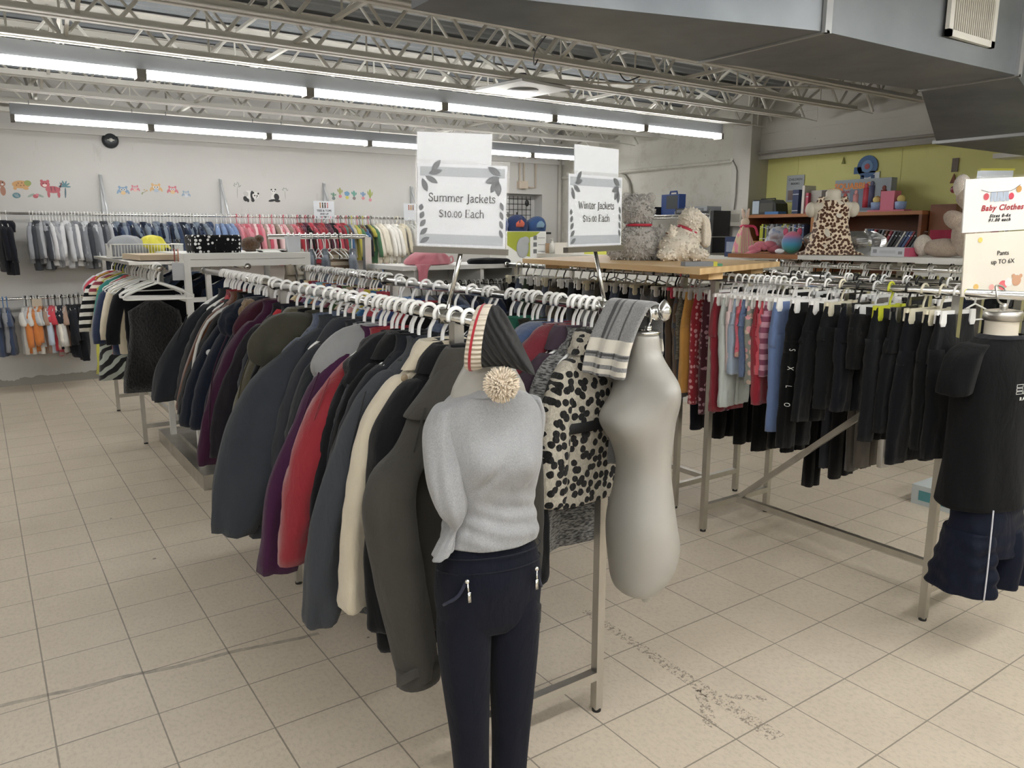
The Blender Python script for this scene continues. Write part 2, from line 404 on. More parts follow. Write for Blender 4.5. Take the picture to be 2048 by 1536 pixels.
def wall_mat(name, col, dirty, blocks=False, low=None):
    N = NT(name); X, Y, Z = N.xyz(); c = N.mix(N.noise(1.4, 5), col, dirty)
    st = N.ramp(N.noise(9, 5, N.mapping((1, 1, .25)), .7), [(.66, '#000000'), (.76, '#ffffff')])
    c = N.mix(N.math('MULTIPLY', st, .25), c, '#8d8a84')
    d = N.math('LESS_THAN', N.vor(3.1, N.mapping((1, 1, .8))).outputs['Distance'], .022)
    c = N.mix(N.math('MULTIPLY', d, .5), c, '#6b6862')
    if low is not None:   # scraped paint along the foot of the wall
        s = N.math('MULTIPLY', N.math('LESS_THAN', N.math('MULTIPLY_ADD', N.noise(6, 4), .16, Z), low), .8)
        c = N.mix(s, c, '#7b766c')
    if blocks:
        br = N.n('ShaderNodeTexBrick', offset=.5); N.set(br.inputs['Vector'], N.n('ShaderNodeCombineXYZ', i_0=Y, i_1=Z).outputs[0])
        br.inputs['Scale'].default_value = 1.; br.inputs['Brick Width'].default_value = .4; br.inputs['Row Height'].default_value = .2
        br.inputs['Mortar Size'].default_value = .006
        N.bump(br.outputs['Fac'], -.5, .006)
        w = N.ramp(N.noise(5, 6, rough=.75), [(.5, '#000000'), (.62, '#ffffff')])
        c = N.mix(N.math('MULTIPLY', w, .4), c, '#aaa596')
    N.bump(N.noise(40, 4), .12, .004)
    return N.out(c, .62)
WALL = wall_mat('painted_wall', '#c9c8c5', '#bcbbb8', low=.17)
BLOCK = wall_mat('painted_block_wall', '#cfcdc5', '#bdbbb1', True)
LIME = wall_mat('lime_green_panelling', '#dedc92', '#d6d488')
BEIGE = wall_mat('painted_bulkhead', '#c9c7c1', '#bbb9b3')
CEIL = plain('#969b9f', .7, 0., .12, 'painted_deck')
JOIST = plain('#d3d1ca', .6, 0., .08, 'joist_paint')

def slab(name, m, *a): b = MB(); b.box(*a); return struct(b.build(name, m, None, False))
slab('floor', FLOOR, XL, XW+.3, YF, YW+.1, -.1, 0)
# back wall with its shallow niche
b = MB(); n0, n1, z0, z1 = 6.52, 7.36, 1.66, 2.235
b.box(XL, n0, YW, YW+.3, 0, ZD+.1); b.box(n1, XW+.3, YW, YW+.3, 0, ZD+.1); b.box(n0, n1, YW, YW+.3, 0, z0); b.box(n0, n1, YW, YW+.3, z1, ZD+.1)
b.box(n0, n1, YW+.2, YW+.3, z0, z1)
struct(b.build('wall_back', WALL, None, False))
b = MB(); b.box(XL, XW, YW-.05, YW, 2.69, 2.75); struct(b.build('trim_1', WALL, None, False))     # ledge high on the back wall
slab('wall_left', WALL, XL-.2, XL, YF, YW, 0, ZD+.1)
slab('wall_front', WALL, XL, XW+.3, YF-.2, YF, 0, ZD+.1)
b = MB(); b.box(XW, XW+.3, 6.3, YW, 0, ZD+.1); struct(b.build('wall_right', BLOCK, None, False))
b = MB(); b.box(XW, XW+.3, YF, 6.06, 2.5, ZD+.1)
for z in (2.62, 2.78, 2.96): b.box(XW-.006, XW, YF, 6.06, z, z+.012)
struct(b.build('wall_bulkhead', BEIGE, None, False))
b = MB(); b.box(XW+.16, XW+.3, YF, 6.06, 0, 2.5, 0)
for y in np.arange(-2.9, 6.0, 1.22): b.box(XW+.156, XW+.161, y, y+.006, 0, 2.5, 0)
struct(b.build('wall_lime', LIME, None, False))
b = MB(); b.box(XW-.17, XW+.3, 6.06, 6.33, 0, ZD+.1); struct(b.build('trim_2', BEIGE, None, False))     # pilaster between the two walls
b = MB(); b.box(XW-.035, XW+.01, YF, 6.06, 2.485, 2.53); b.tube([(XW-.05, -3, 2.56), (XW-.05, 6.05, 2.56)], .014)
struct(b.build('trim_3', plain('#9a978f', .5, 0., .1, 'grey_trim'), None, False))
b = MB(); b.tube([(XW-.03, YW-.05, 2.50), (XW-.03, 6.33, 2.50), (XW-.19, 6.32, 2.5)], .022); b.box(XW-.02, XW, 6.33, YW, 2.47, 2.50)
struct(b.build('trim_4', BLOCK, None, False))                       # painted pipe along the block wall
b = MB(); b.tube([(XW-.19, 6.30, 2.49), (XW-.2, 6.22, 2.36), (XW-.2, 6.22, 2.1), (XW-.2, 6.24, 1.86)], .008, smooth=14)
tag(b.build('electric_cable', plain('#77746c', .6)), 'thin grey cable running down the pilaster beside the lime wall', 'cable')
# conduits and fire bell on the back wall
b = MB()
for x in (6.92, 7.0): b.tube([(x, YW-.02, 2.9), (x, YW-.02, 2.42)], .012)
b.tube([(7.0, YW-.02, 2.36), (7.1, YW-.02, 2.33), (7.22, YW-.02, 2.33), (7.22, YW-.02, 2.9)], .014)
b.box(6.88, 7.04, YW-.07, YW, 2.31, 2.42)
tag(b.build('junction_box', plain('#c2b5a4', .6, 0., .1), None, False), 'beige junction box with conduits above the wall niche', 'junction box')
b = MB(); b.tube([(7.68, YW-.03, 3.2), (7.68, YW-.03, .1)], .03); struct(b.build('trim_5', plain('#b4b1aa', .6), None))
b = MB(); b.tube([(XW-.02, 8.42, 2.47), (XW-.02, 8.30, 2.40), (XW-.03, 8.22, 2.2), (XW-.03, 8.2, 1.6)], .022, smooth=12)
struct(b.build('trim_6', plain('#a3a097', .5), None))
t = thing('fire_bell', 'round black bell mounted high on the back wall', 'bell', (1.37, YW, 2.645))
M_ = Matrix.Rotation(PI/2, 4, 'X')
b = MB(); b.M = M_; b.lathe([(.085, 0), (.085, .02), (.08, .045), (.055, .06), (.012, .064)], 28); b.build('gong', plain('#33363a', .4, .3), t)
b = MB(); b.M = M_; b.lathe([(.02, .06), (.02, .07), (.01, .075)], 12); b.box(-.035, .035, -.006, .006, .062, .068); b.build('badge', plain('#c9c9c4', .4), t)

# ---- roof deck and open-web joists
b = MB(); ys = np.arange(YF, YW, .0762); prof = []
for i, y in enumerate(ys):
    z = ZD+(.045 if i % 2 else 0.); prof += [(y+.012, z), (y+.064, z)]
vs = []
for y, z in prof: vs += [(XL, y, z), (XW+.2, y, z)]
b.add(vs, [(2*i, 2*i+1, 2*i+3, 2*i+2) for i in range(len(prof)-1)])
b.box(XL, XW+.3, YF, YW+.3, ZD+.07, ZD+.2)
struct(b.build('ceiling', CEIL, None, False))
JY = [-2.7, -2.05, -1.4, -.75, -.1, .6, 1.3, 2.0, 2.68, 3.34, 4.0, 4.64, 5.28, 5.93, 6.6, 7.35, 8.1, 8.85, 9.5]
def joist(y, off):
    b = MB(); zb, zt = 2.83, ZD-.02
    for s in (-1, 1):
        b.box(XL, XW-.38, y+s*.034-.022, y+s*.034+.022, zb, zb+.006); b.box(XL, XW-.38, y+s*.014-.003, y+s*.014+.003, zb, zb+.045)
        b.box(XL, XW, y+s*.034-.022, y+s*.034+.022, zt-.006, zt); b.box(XL, XW, y+s*.014-.003, y+s*.014+.003, zt-.045, zt)
    x = XL+off
    while x < XW-.5:
        p = [(x, y, zb+.02), (x+.30, y, zt-.02), (x+.60, y, zb+.02)]
        b.tube(p, .014, 6)
        if int((x-XL)/.6) % 2: b.tube([(x+.3, y, zt-.02), (x+.3, y, zb+.02)], .008, 5)
        x += .6
    b.tube([(XW-.55, y, zb+.02), (XW-.02, y, zt-.04)], .016, 6)
    b.tube([(XW-.42, y, zb+.02), (XW-.08, y, zb+.0), (XW-.08, y, zb+.14)], .005, 5)
    return b
for i, y in enumerate(JY): struct(joist(y, -(i*.23 % .6)).build('ceiling_joist', JOIST, None, False))
for x, z in ((-1.2, 2.87), (1.9, 2.87), (4.9, 2.87), (-1.2, 3.2), (1.9, 3.2), (4.9, 3.2)):
    b = MB(); b.bar((x, YF, z), (x, YW, z), .025); struct(b.build('ceiling_bridging', JOIST, None, False))
for x in (.6, 3.6, 6.2):
    b = MB()
    for a, c in zip(JY[:-1], JY[1:]): b.bar((x, a, 2.86), (x, c, 3.19), .022); b.bar((x+.03, a, 3.19), (x+.03, c, 2.86), .022)
    struct(b.build('ceiling_bridging', JOIST, None, False))
# wires looped under the joists
for pts in ([(3.05, 4.0, 2.85), (3.12, 4.25, 2.78), (3.3, 4.5, 2.76), (3.42, 4.62, 2.84)], [(4.2, 4.64, 2.84), (4.3, 4.66, 2.79), (4.42, 4.64, 2.83)]):
    b = MB(); b.tube(pts, .005, 5, smooth=12); tag(b.build('ceiling_wire', INK), 'thin black wire drooping below the ceiling joist, %s loop' % ('longer' if pts[0][0] < 4 else 'shorter'), 'wire')
b = MB(); b.tube([(3.6, 5.6, 2.9), (4.6, 5.1, 2.87), (5.6, 4.4, 2.84), (6.4, 4.1, 2.86), (7.0, 4.0, 2.84)], .008, 6, smooth=24)
tag(b.build('ceiling_cable', plain('#c9c6bd', .6)), 'pale cable looping along the joists to the duct', 'cable')
# ceiling diffuser panel
p0 = Vector((3.9, 5.48, 2.80)); t = thing('ceiling_speaker', 'white square panel with round grille hung between the joists', 'speaker', p0, .15)
b = MB(); b.box(-.28, .28, -.28, .28, 0, .02); b.build('panel', plain('#cfd0d0', .5), t, False)
b = MB(); b.lathe([(.13, -.004), (.13, .0), (.12, .004)], 28); b.build('grille', plain('#86888a', .5), t)
b = MB(); b.lathe([(.11, .02), (.10, .1), (.04, .13)], 20); b.build('back_can', plain('#3a3d40', .5), t)

# ---- fluorescent rows
TUBES = {k: NT('lit_tube').out('#ffffff', .5, 0., Emission_Color=(1., .985, .955, 1), Emission_Strength=k) for k in (10., 14., 19.)}
HOUS = plain('#8d9196', .45, 0., .05, 'fixture_enamel')
def fixture_data():
    h = MB(); h.box(-.61, .61, -.04, .04, .05, .15)
    for x in (-.45, .45): h.tube([(x, 0, .15), (x, 0, .19)], .004, 5)
    t = MB(); t.tube([(-.578, 0, 0), (.578, 0, 0)], .018, 12)
    e = MB()
    e.box(-.61, -.578, -.058, .058, -.012, .05); e.box(.578, .61, -.058, .058, -.012, .05)
    return h.data('housing', HOUS, False), {k: t.data('tube', TUBES[k]) for k in TUBES}, e.data('lampholder', plain('#6d6a62', .5), False)
FX = fixture_data()
rows = [(8.72, 2.655, .39+.61, 6, 'over the back wall rails', 10.), (6.03, 2.675, -3.08, 9, 'crossing the middle of the ceiling', 14.),
        (.35, 2.70, -3.3, 8, 'over the front aisle', 19.), (-2.0, 2.70, -3.3, 8, 'at the front of the shop', 19.)]
for Y, Z, x0, n, where, em in rows:
    step = 1.185 if Y > 5 else 1.23
    for k in range(n):
        t = thing('fluorescent_light', '%s bare-tube fluorescent fixture from the left in the row %s' % (nth(k), where), 'ceiling light', (x0+k*step, Y, Z), group='fluorescent fixtures '+where)
        t.scale = (step/1.22, 1, 1)
        inst(FX[0], 'housing', t); inst(FX[2], 'lampholder', t)
        for s in (-1, 1): inst(FX[1][em], 'tube', t, (0, s*.034, .02))

# ---- sheet-metal duct
def duct_mat():
    N = NT('galvanised_duct'); c = N.mix(N.noise(3, 5), '#868b91', '#70757a')
    c = N.mix(N.math('MULTIPLY', N.ramp(N.noise(1.2, 4), [(.4, '#000000'), (.7, '#ffffff')]), .5), c, '#9da0a2')
    return N.out(c, N.math('MULTIPLY_ADD', N.noise(6, 4), .2, .42), .75)
DUCT = duct_mat()
t = thing('air_duct', 'large galvanised sheet metal air duct under the ceiling at upper right', 'duct', (3, 2.4, 2.45))
def seg(name, A, B):
    """A, B: end rectangles (x, y0, y1, z0, z1)"""
    b = MB()
    def rect(r): x, y0, y1, z0, z1 = r; return [Vector(p)-t.location for p in ((x,y0,z0),(x,y1,z0),(x,y1,z1),(x,y0,z1))]
    b.loft([rect(A), rect(B)]); return b.build(name, DUCT, t, False)
seg('duct_section', (1.46, 2.52, 2.78, 2.455, 2.8), (3.02, 2.07, 2.75, 2.45, 2.86))
seg('duct_section', (3.02, 2.07, 2.75, 2.45, 2.86), (4.66, 2.02, 2.53, 2.45, 2.9))
seg('duct_elbow', (4.66, 2.02, 2.53, 2.45, 2.9), (5.9, 2.3, 3.05, 2.29, 2.9))
seg('duct_trunk', (5.9, 2.2, 3.05, 2.27, 2.7), (XW, 2.2, 3.05, 2.27, 2.7))
FLG = plain('#b7b9ba', .35, .6, .1, 'flange')
for x, y0, y1, z in ((3.02, 2.07, 2.75, 2.45), (4.66, 2.02, 2.53, 2.45)):
    q = Vector(t.location); b = MB(); b.box(x-.022-q[0], x+.022-q[0], y0-.016-q[1], y0-q[1]+.002, z-q[2]-.008, .43); b.box(x-.01-q[0], x+.01-q[0], y0-.016-q[1], y1+.01-q[1], z-.008-q[2], z-q[2]+.002); b.build('seam_flange', FLG, t, False)
b = MB(); b.bar(Vector((5.89, 2.28, 2.285))-t.location, Vector((5.89, 3.07, 2.285))-t.location, .025); b.build('seam_flange', FLG, t, False)
g = thing('air_grille', 'white louvred supply grille on the side of the metal duct', 'grille', (4.13, 2.03, 2.70))
b = MB(); w, h = .23, .155
for a in ((-w, w, -h, -h+.03), (-w, w, h-.03, h), (-w, -w+.035, -h, h), (w-.035, w, -h, h)): b.box(a[0], a[1], -.02, 0, a[2], a[3])
b.build('frame', plain('#dcdad2', .5), g, False)
b = MB()
for x in np.linspace(-w+.04, w-.04, 20): b.box(x-.002, x+.006, -.016, .0, -h+.03, h-.03)
b.build('louvre', plain('#cfccc0', .5), g, False)
b = MB(); b.box(-w+.03, w-.03, -.003, 0, -h+.03, h-.03); b.build('backing', plain('#4a453a', .8), g, False)
# wall light and grey panel at the right edge
t = thing('wall_shelf_light', 'white strip shelf hung on the lime wall at its right end', 'shelf', (XW-.1, 3.05, 2.29))
b = MB(); b.box(-.06, .2, -.9, .36, 0, .04); b.build('strip', WHITEPAINT, t, False)
b = MB()
b.tube([(0, .30, .04), (0, .30, .24)], .01); b.build('hanger_rod', plain('#4a3a2c', .6), t)
b = MB(); b.box(.02, .14, -.9, .1, .05, .2); tag(b.build('wall_panel', plain('#7d828c', .5), None, False, t.location), 'blue grey box panel above the white strip shelf', 'panel')
# ================================================================== racks
RZ = 1.395                                     # height of the hanging rails
def hrack(name, label, x0, x1, y0, y1, of=.24, ob=.1, brace=True, z=RZ, dx=0.):
    t = thing(name, label, 'clothes rack', ((x0+x1)/2, (y0+y1)/2, 0), 0, 'chrome double-rail clothes racks')
    L = t.location
    def q(x, y, z): return (x-L[0]+dx*(y-y0), y-L[1], z)
    for x in (x0, x1):
        b = MB(); b.tube([q(x, y0-of, z), q(x, y1+ob, z)], .0165, 14)
        for y in (y0-of, y1+ob): b.tube([q(x, y-.012, z), q(x, y+.012, z)], .021, 14)
        b.build('rail', CHROME, t)
    for x in (x0, x1):
        for y in (y0, y1):
            b = MB(); b.bar(q(x, y, .012), q(x, y, z-.012), .03); o = b.build('leg', STEEL, t, False)
            b = MB(); b.tube([q(x, y, 0), q(x, y, .014)], .016, 12); b.build('foot', RUBBER, o)
    for y in (y0, y1):
        b = MB(); b.bar(q(x0+.015, y, .14), q(x1-.015, y, .14), .03); b.build('cross_bar', STEEL, t, False)
    xm = (x0+x1)/2
    b = MB(); b.bar(q(xm, y0+.015, .14), q(xm, y1-.015, .14), .03); b.build('long_bar', STEEL, t, False)
    if brace:
        b = MB(); b.bar(q(xm, y1-.03, .16), q(xm, y0+.25, 1.0), .028); b.build('brace', STEEL, t, False)
    return t
hrack('clothes_rack', 'chrome double-rail rack holding the adult jackets behind the grey sweater form', 1.06, 1.60, 1.80, 3.35, of=.215, brace=False, dx=.02)
hrack('clothes_rack', 'chrome double-rail rack continuing the jackets towards the white gondola', 1.13, 1.76, 3.62, 5.0, of=.13, brace=False, dx=.03)
hrack('clothes_rack', 'chrome rack with black trousers behind the black t-shirt form', 3.165, 3.71, 1.49, 2.71, of=.26, ob=.10)
hrack('clothes_rack', 'chrome rack of grey trousers under the bare wooden plank', 3.31, 3.86, 3.06, 4.75, of=.22)
hrack('clothes_rack', 'chrome rack with white and black hangers under the long white shelf', 4.95, 5.5, 2.2, 3.95, of=.1, brace=False, z=1.40)
hrack('clothes_rack', 'chrome rack of children clothes nearest the aisle at the left', .95, 1.50, 6.45, 7.85, of=1.15, brace=False, z=1.41)

# ------------------------------------------------------------------ hangers
def hook_pts(h=.10, r=.024):
    return [(-.9*r, 0, -.010), (-r, 0, .004), (-.6*r, 0, .021), (.1*r, 0, .0265), (.8*r, 0, .019), (1.05*r, 0, .002), (.75*r, 0, -.022), (.15*r, 0, -.05), (0, 0, -h)]
def hanger_data(r, n, k, mat, w=.205, drop=.085, h=.095):
    b = MB(); b.tube(hook_pts(h), r, n, smooth=k*2)
    loop = [(0, 0, -h), (w*.5, 0, -h-drop*.42), (w*.93, 0, -h-drop*.9), (w, 0, -h-drop*1.08), (w*.93, 0, -h-drop*1.22), (w*.4, 0, -h-drop*1.22), (-w*.4, 0, -h-drop*1.22), (-w*.93, 0, -h-drop*1.22), (-w, 0, -h-drop*1.08), (-w*.93, 0, -h-drop*.9), (-w*.5, 0, -h-drop*.42), (0, 0, -h)]
    b.tube(loop, r, n, smooth=k*4)
    return b.data('hanger', mat)
HANG = hanger_data(.0058, 8, 14, WHITEP); JHANG = hanger_data(.0058, 8, 14, WHITEP, .142, .075, .10); HANG_S = hanger_data(.005, 5, 8, WHITEP, .15, .06, .085)
HANGB = hanger_data(.0055, 7, 12, BLACKP)
PINKP = plain('#d8506a', .35, 0., .03, 'pink_plastic'); YELP = plain('#c9cf3a', .35, 0., .03, 'yellow_plastic'); BLUEP = plain('#3d78b8', .35, 0., .03, 'blue_plastic')
CREAMP = plain('#ded8c2', .4, 0., .03, 'cream_plastic')
HCOL = {'white': WHITEP, 'black': BLACKP, 'pink': PINKP, 'yellow': YELP, 'clear': CLEARP, 'cream': CREAMP, 'blue': BLUEP}
_hs = {}
def hang_small(col):
    if col not in _hs: _hs[col] = hanger_data(.0042, 5, 8, HCOL[col], .15, .06, .085)
    return _hs[col]
def hanger(x, y, z, rz, what, me=None, adj='white plastic', group=None, label=None, name=None, rx=0.):
    name = name or ('clothes_hanger' if me in (None, HANG, HANGB, JHANG) else 'child_hanger')
    o = inst(me or JHANG, name, None, (x, y, z), (rx, 0, rz))
    return tag(o, label or '%s hanger holding the %s' % (adj, what), 'hanger', group)
_cl = {}
def clip_hanger(x, y, z, rz, what, col='white', w=.125, group='clip hangers'):
    if col not in _cl:
        m = HCOL[col]; a = MB(); a.tube(hook_pts(.075), .0048, 7, smooth=22)
        c = MB(); c.prism([(-w, -.006, -.07), (w, -.006, -.07), (w, -.006, -.085), (.03, -.006, -.092), (-.03, -.006, -.092), (-w, -.006, -.085)], (0, .012, 0))
        d = MB(); d.prism([(-.014, -.016, -.068), (.014, -.016, -.068), (.019, -.016, -.115), (.012, -.016, -.13), (-.012, -.016, -.13), (-.019, -.016, -.115)], (0, .007, 0))
        d.prism([(-.014, .009, -.068), (.014, .009, -.068), (.016, .009, -.12), (-.016, .009, -.12)], (0, .007, 0)); d.tube([(-.016, 0, -.085), (.016, 0, -.085)], .005, 6)
        _cl[col] = (a.data('hook', m), c.data('bar', m, False), d.data('clip', m if col != 'black' else STEEL, False))
    t = thing('clip_hanger', '%s clip hanger gripping the %s' % (col, what), 'hanger', (x, y, z), rz, None)
    A, C, D = _cl[col]; inst(A, 'hook', t); inst(C, 'bar', t); inst(D, 'clip', t, (-.095, 0, 0)); inst(D, 'clip', t, (.095, 0, 0))
    return t

# ------------------------------------------------------------------ jackets
def jacket(name, label, cat, x, y, col, zh=.6, zc=.6, rz=0., w=1., out=.35, th=.042, sr=.056, pat=None, col2='#101114', collar='stand', hood=None, puff=0, seed=0, mat=None, cuff=None, lining=None, fold=.13, group=None, sleeves=True, cape=0, elbow=None, outr=.16, flare=1., n=26, z=RZ, ccol=None):
    t = thing(name, label, cat, (x, y, z), rz, group)
    dk = lambda h: '#%02x%02x%02x' % tuple(int(int(h[i:i+2], 16)*(.62 if max(lin(h)) < .022 else .80 if lin(h)[1] < .25 else .95)) for i in (1, 3, 5))
    col, col2, ccol = dk(col), dk(col2), dk(ccol) if ccol else None
    m = mat or cloth(col, pat, col2); R = random.Random(seed*13+5)
    H, C_ = zh-z, zc-z; s0 = -.165
    if puff: fold *= .4
    b = MB(); b.soft([(0, 0, -.098, .05, .03), (0, 0, -.115, .078, .036), (0, 0, -.15, .115*w, .04), (0, 0, -.20, .155*w, .044), (0, 0, -.27, .185*w, th*1.05), (R.uniform(-.01, .01), 0, (H-.26)*.5, .225*w*(1+flare*.04), th), (R.uniform(-.02, .02), R.uniform(-.01, .01), H, .235*w*flare*1.05, th*1.1)], n=max(n, 36), rows=26, seed=seed, fold=fold, puff=puff, cap1=True, ex=3.2)
    b.build('body', m, t, subd=1 if n > 30 else 0)
    if sleeves:
        for s in (-1, 1):
            if s > 0: out = outr
            dy = R.uniform(-.03, .012); e = R.uniform(.9, 1.08)
            b = MB(); b.soft([(s*.115*w, 0, s0+.012, .024, .024), (s*.15*w, 0, s0-.03, .040, .034), (s*(.185*w+.045*out), dy*.3-.004, -.30, sr*.90, sr*.72), elbow if elbow and s < 0 else (s*(.19*w+.22*out)*e, dy-.012, -.30+(C_+.30)*.45, sr, sr*.72), (s*(.18*w+.36*out)*e, dy-.02, C_+.03, sr*.84, sr*.68), (s*(.18*w+.37*out)*e, dy-.02, C_, sr*.80, sr*.64)], n=20, rows=22, seed=seed+s, fold=fold*1.2, puff=puff, ex=2.2, fr=(2,3,4,6))
            sl = b.build('sleeve', m, t, subd=1 if n > 30 else 0)
            if cuff:
                b = MB(); cx, cy = s*(.18*w+.37*out)*e, dy-.02
                b.soft([(cx, cy, C_+.045, sr*.88, sr*.72), (cx, cy, C_-.005, sr*.86, sr*.70)], n=20, rows=5, seed=seed, fold=0, ex=2.2)
                b.build('cuff', cloth(cuff), sl)
    if collar == 'stand':
        b = MB(); b.soft([(0, 0, -.132, .10, .045), (0, 0, -.112, .075, .044), (0, 0, -.085, .064, .040), (0, 0, -.068, .066, .042)], n=22, rows=8, seed=seed, fold=.10, cap1=False, ex=2.2); b.build('collar', cloth(ccol) if ccol else m, t)
    elif collar == 'fold':
        b = MB(); b.soft([(0, 0, -.075, .060, .038), (0, -.002, -.066, .070, .044), (0, -.004, -.092, .098, .052), (0, -.006, -.140, .130, .054)], n=24, rows=10, seed=seed, fold=.10, cap0=False, cap1=False, ex=2.2); b.build('collar', cloth(ccol) if ccol else m, t)
    if cape:
        b = MB(); b.soft([(0, 0, -.085, .058, .036), (-.005, -.004, -.10, .09, .05), (-.012, -.008, -.15, .128, .060), (-.018, -.010, -.205, .178, .070), (-.022, -.012, -.205-cape, .196, .078), (-.022, -.010, -.200-cape, .188, .070)], n=40, rows=16, seed=seed+2, fold=.10, ex=2.4, cap0=False, cap1=False); b.build('hood', m, t, subd=1)
    if hood:
        b = MB(); hx = hood if isinstance(hood, float) else -.03
        b.soft([(hx, -.01, -.068, .03, .02), (hx, -.018, -.085, .09, .044), (hx-.02, -.03, -.13, .125, .054), (hx-.04, -.038, -.19, .135, .052), (hx-.05, -.035, -.245, .10, .04), (hx-.05, -.03, -.268, .03, .018)], n=28, rows=18, seed=seed+3, fold=.26, ex=2.1)
        b.build('hood', m if ccol is None else cloth(ccol), t)
    if lining:
        b = MB(); b.soft([(0, -.004, -.090, .058, .034), (.01, -.012, -.125, .085, .045), (.02, -.016, -.20, .06, .05), (.02, -.016, -.34, .03, .046)], n=18, rows=10, seed=seed, fold=.08); b.build('lining', cloth(lining), t)
    return t
def railx(y): return 1.06+max(0, y-1.8)*.024 if y < 3.5 else 1.13+(y-3.62)*.03
# (y, name, short description, colour, hem z, cuff z, extras)
LEFT = [
 (1.735, 'raincoat', 'charcoal hooded shell coat with a strapped cuff', '#4a4843', .57, .47, dict(out=.16, sr=.070, th=.05, collar='fold', seed=1, cuff='#3c3a37', n=40, fold=.07, w=.98, rz=.20, cape=.03, outr=.02, elbow=(-.300, -.03, -.42, .074, .055))),
 (1.805, 'coat', 'long black wool coat with wide lapels', '#191b1f', .48, .56, dict(out=.20, collar='fold', seed=2, n=36, w=1.08, rz=.05, sr=.062)),
 (1.885, 'jacket', 'cream canvas jacket with a buttoned shoulder tab', '#c4bba6', .62, .62, dict(out=.38, seed=3, n=36, collar='fold', w=1.10, rz=.06, sr=.064)),
 (1.965, 'jacket', 'slate grey work jacket with seamed sleeve', '#474a50', .50, .53, dict(out=.42, sr=.068, seed=4, n=36, w=1.05)),
 (2.035, 'puffer_jacket', 'black quilted jacket with blue grey sheen', '#20242b', .60, .62, dict(out=.35, seed=5, puff=.07, sr=.062)),
 (2.09, 'coat', 'black overcoat next to the quilted jacket', '#15171b', .50, .60, dict(out=.30, seed=6, collar='fold')),
 (2.145, 'coat', 'soft black fleece coat ahead of the red parka', '#1b1d22', .56, .64, dict(out=.30, seed=7, hood=True)),
 (2.225, 'parka', 'bright red parka', '#a02330', .65, .65, dict(out=.45, sr=.090, w=1.05, seed=8, lining='#b32a36')),
 (2.315, 'jacket', 'plum purple ski jacket', '#4d2248', .54, .56, dict(out=.52, sr=.070, seed=9)),
 (2.375, 'hoodie', 'light grey hooded fleece', '#8b8d8f', .66, .74, dict(out=.32, sr=.058, seed=10, hood=True)),
 (2.45, 'jacket', 'dark graphite jacket behind the grey fleece', '#2f3238', .62, .64, dict(out=.28, seed=11)),
 (2.55, 'jacket', 'charcoal jacket beside the slate blue coat', '#3b3e45', .58, .62, dict(out=.28, seed=12, collar='fold')),
 (2.70, 'coat', 'slate blue winter coat with a wide hem', '#3f444c', .55, .60, dict(out=.62, sr=.115, th=.075, seed=13, w=1.2, flare=1.2)),
 (2.78, 'denim_jacket', 'quilted blue denim jacket', '#3a4e76', .70, .74, dict(out=.36, seed=14, pat='denim', col2='#27375a')),
 (2.88, 'parka', 'olive grey parka with a full hood', '#4c4a3f', .60, .62, dict(out=.42, seed=15, hood=-.12, sr=.062)),
 (2.97, 'coat', 'ink black coat behind the olive hood', '#14161d', .52, .60, dict(out=.40, seed=16)),
 (3.05, 'trench_coat', 'long olive green coat', '#5c5741', .66, .68, dict(out=.50, sr=.064, seed=17, collar='fold')),
 (3.14, 'jacket', 'midnight blue jacket behind the olive coat', '#1b1f2d', .58, .62, dict(out=.42, seed=18)),
 (3.24, 'vest', 'red lined black padded vest', '#26232a', .68, .7, dict(seed=19, lining='#b52a36', out=.36)),
 (3.34, 'coat', 'maroon coat with a straight sleeve', '#47203c', .62, .64, dict(out=.52, sr=.062, seed=20)),
 (3.46, 'jacket', 'dark jacket with burgundy striped hood', '#2a2430', .64, .68, dict(out=.42, seed=21, hood=True, ccol='#4a2030')),
 (3.57, 'puffer_jacket', 'navy puffer jacket with tan fur trim', '#1c2434', .70, .72, dict(out=.46, sr=.066, seed=22, puff=.075, hood=-.05)),
 (3.70, 'puffer_jacket', 'long navy puffer coat with quilted sleeve', '#161e2f', .62, .72, dict(out=.56, sr=.078, seed=23, puff=.085)),
 (3.80, 'jacket', 'black jacket edged with white piping', '#1c1e23', .68, .74, dict(out=.48, seed=24)),
 (3.89, 'jacket', 'rust brown suede jacket', '#6e4129', .72, .74, dict(out=.52, seed=25)),
 (4.00, 'jacket', 'crimson lined grey jacket', '#3b3c40', .74, .76, dict(out=.45, seed=26, lining='#b5303c', ccol='#9c2733')),
 (4.13, 'jacket', 'charcoal waxed jacket at the rail end', '#33363c', .72, .74, dict(out=.54, sr=.085, seed=27, w=1.1)),
]
JK = {}
for y, nm, desc, col, zh, zc, kw in LEFT:
    y = y if y < 3 else 3+(y-3)*1.27
    kw = dict(kw); kw.setdefault('rz', rng.uniform(-.06, .12)); rz = kw['rz']
    JK[desc] = jacket(nm, desc+' hanging on the left jacket rail', nm.replace('_', ' ') if nm not in ('trench_coat', 'denim_jacket') else 'coat', railx(y), y, col, zh, zc, group='jackets on the left rail', **kw)
    hanger(railx(y), y, RZ, rz, desc)
def deco(parent, name, mat, pts=None, c=None, r=None, tube=.004):
    b = MB()
    if c is not None: b.ball(c, r, 12)
    else: b.tube(pts, tube, 6, smooth=10)
    return b.build(name, mat, parent)
c = JK['cream canvas jacket with a buttoned shoulder tab']; deco(c, 'button', plain('#8a7a62', .4), c=(-.155, -.052, -.155), r=(.011, .005, .011))
c = JK['charcoal hooded shell coat with a strapped cuff']; b = MB(); b.box(-.335, -.255, -.088, -.082, -.885, -.86); b.build('cuff_strap', cloth('#44423f'), c, False)
deco(c, 'drawstring', BLACKP, [(-.05, -.06, -.10), (-.06, -.075, -.22), (-.055, -.07, -.30)])
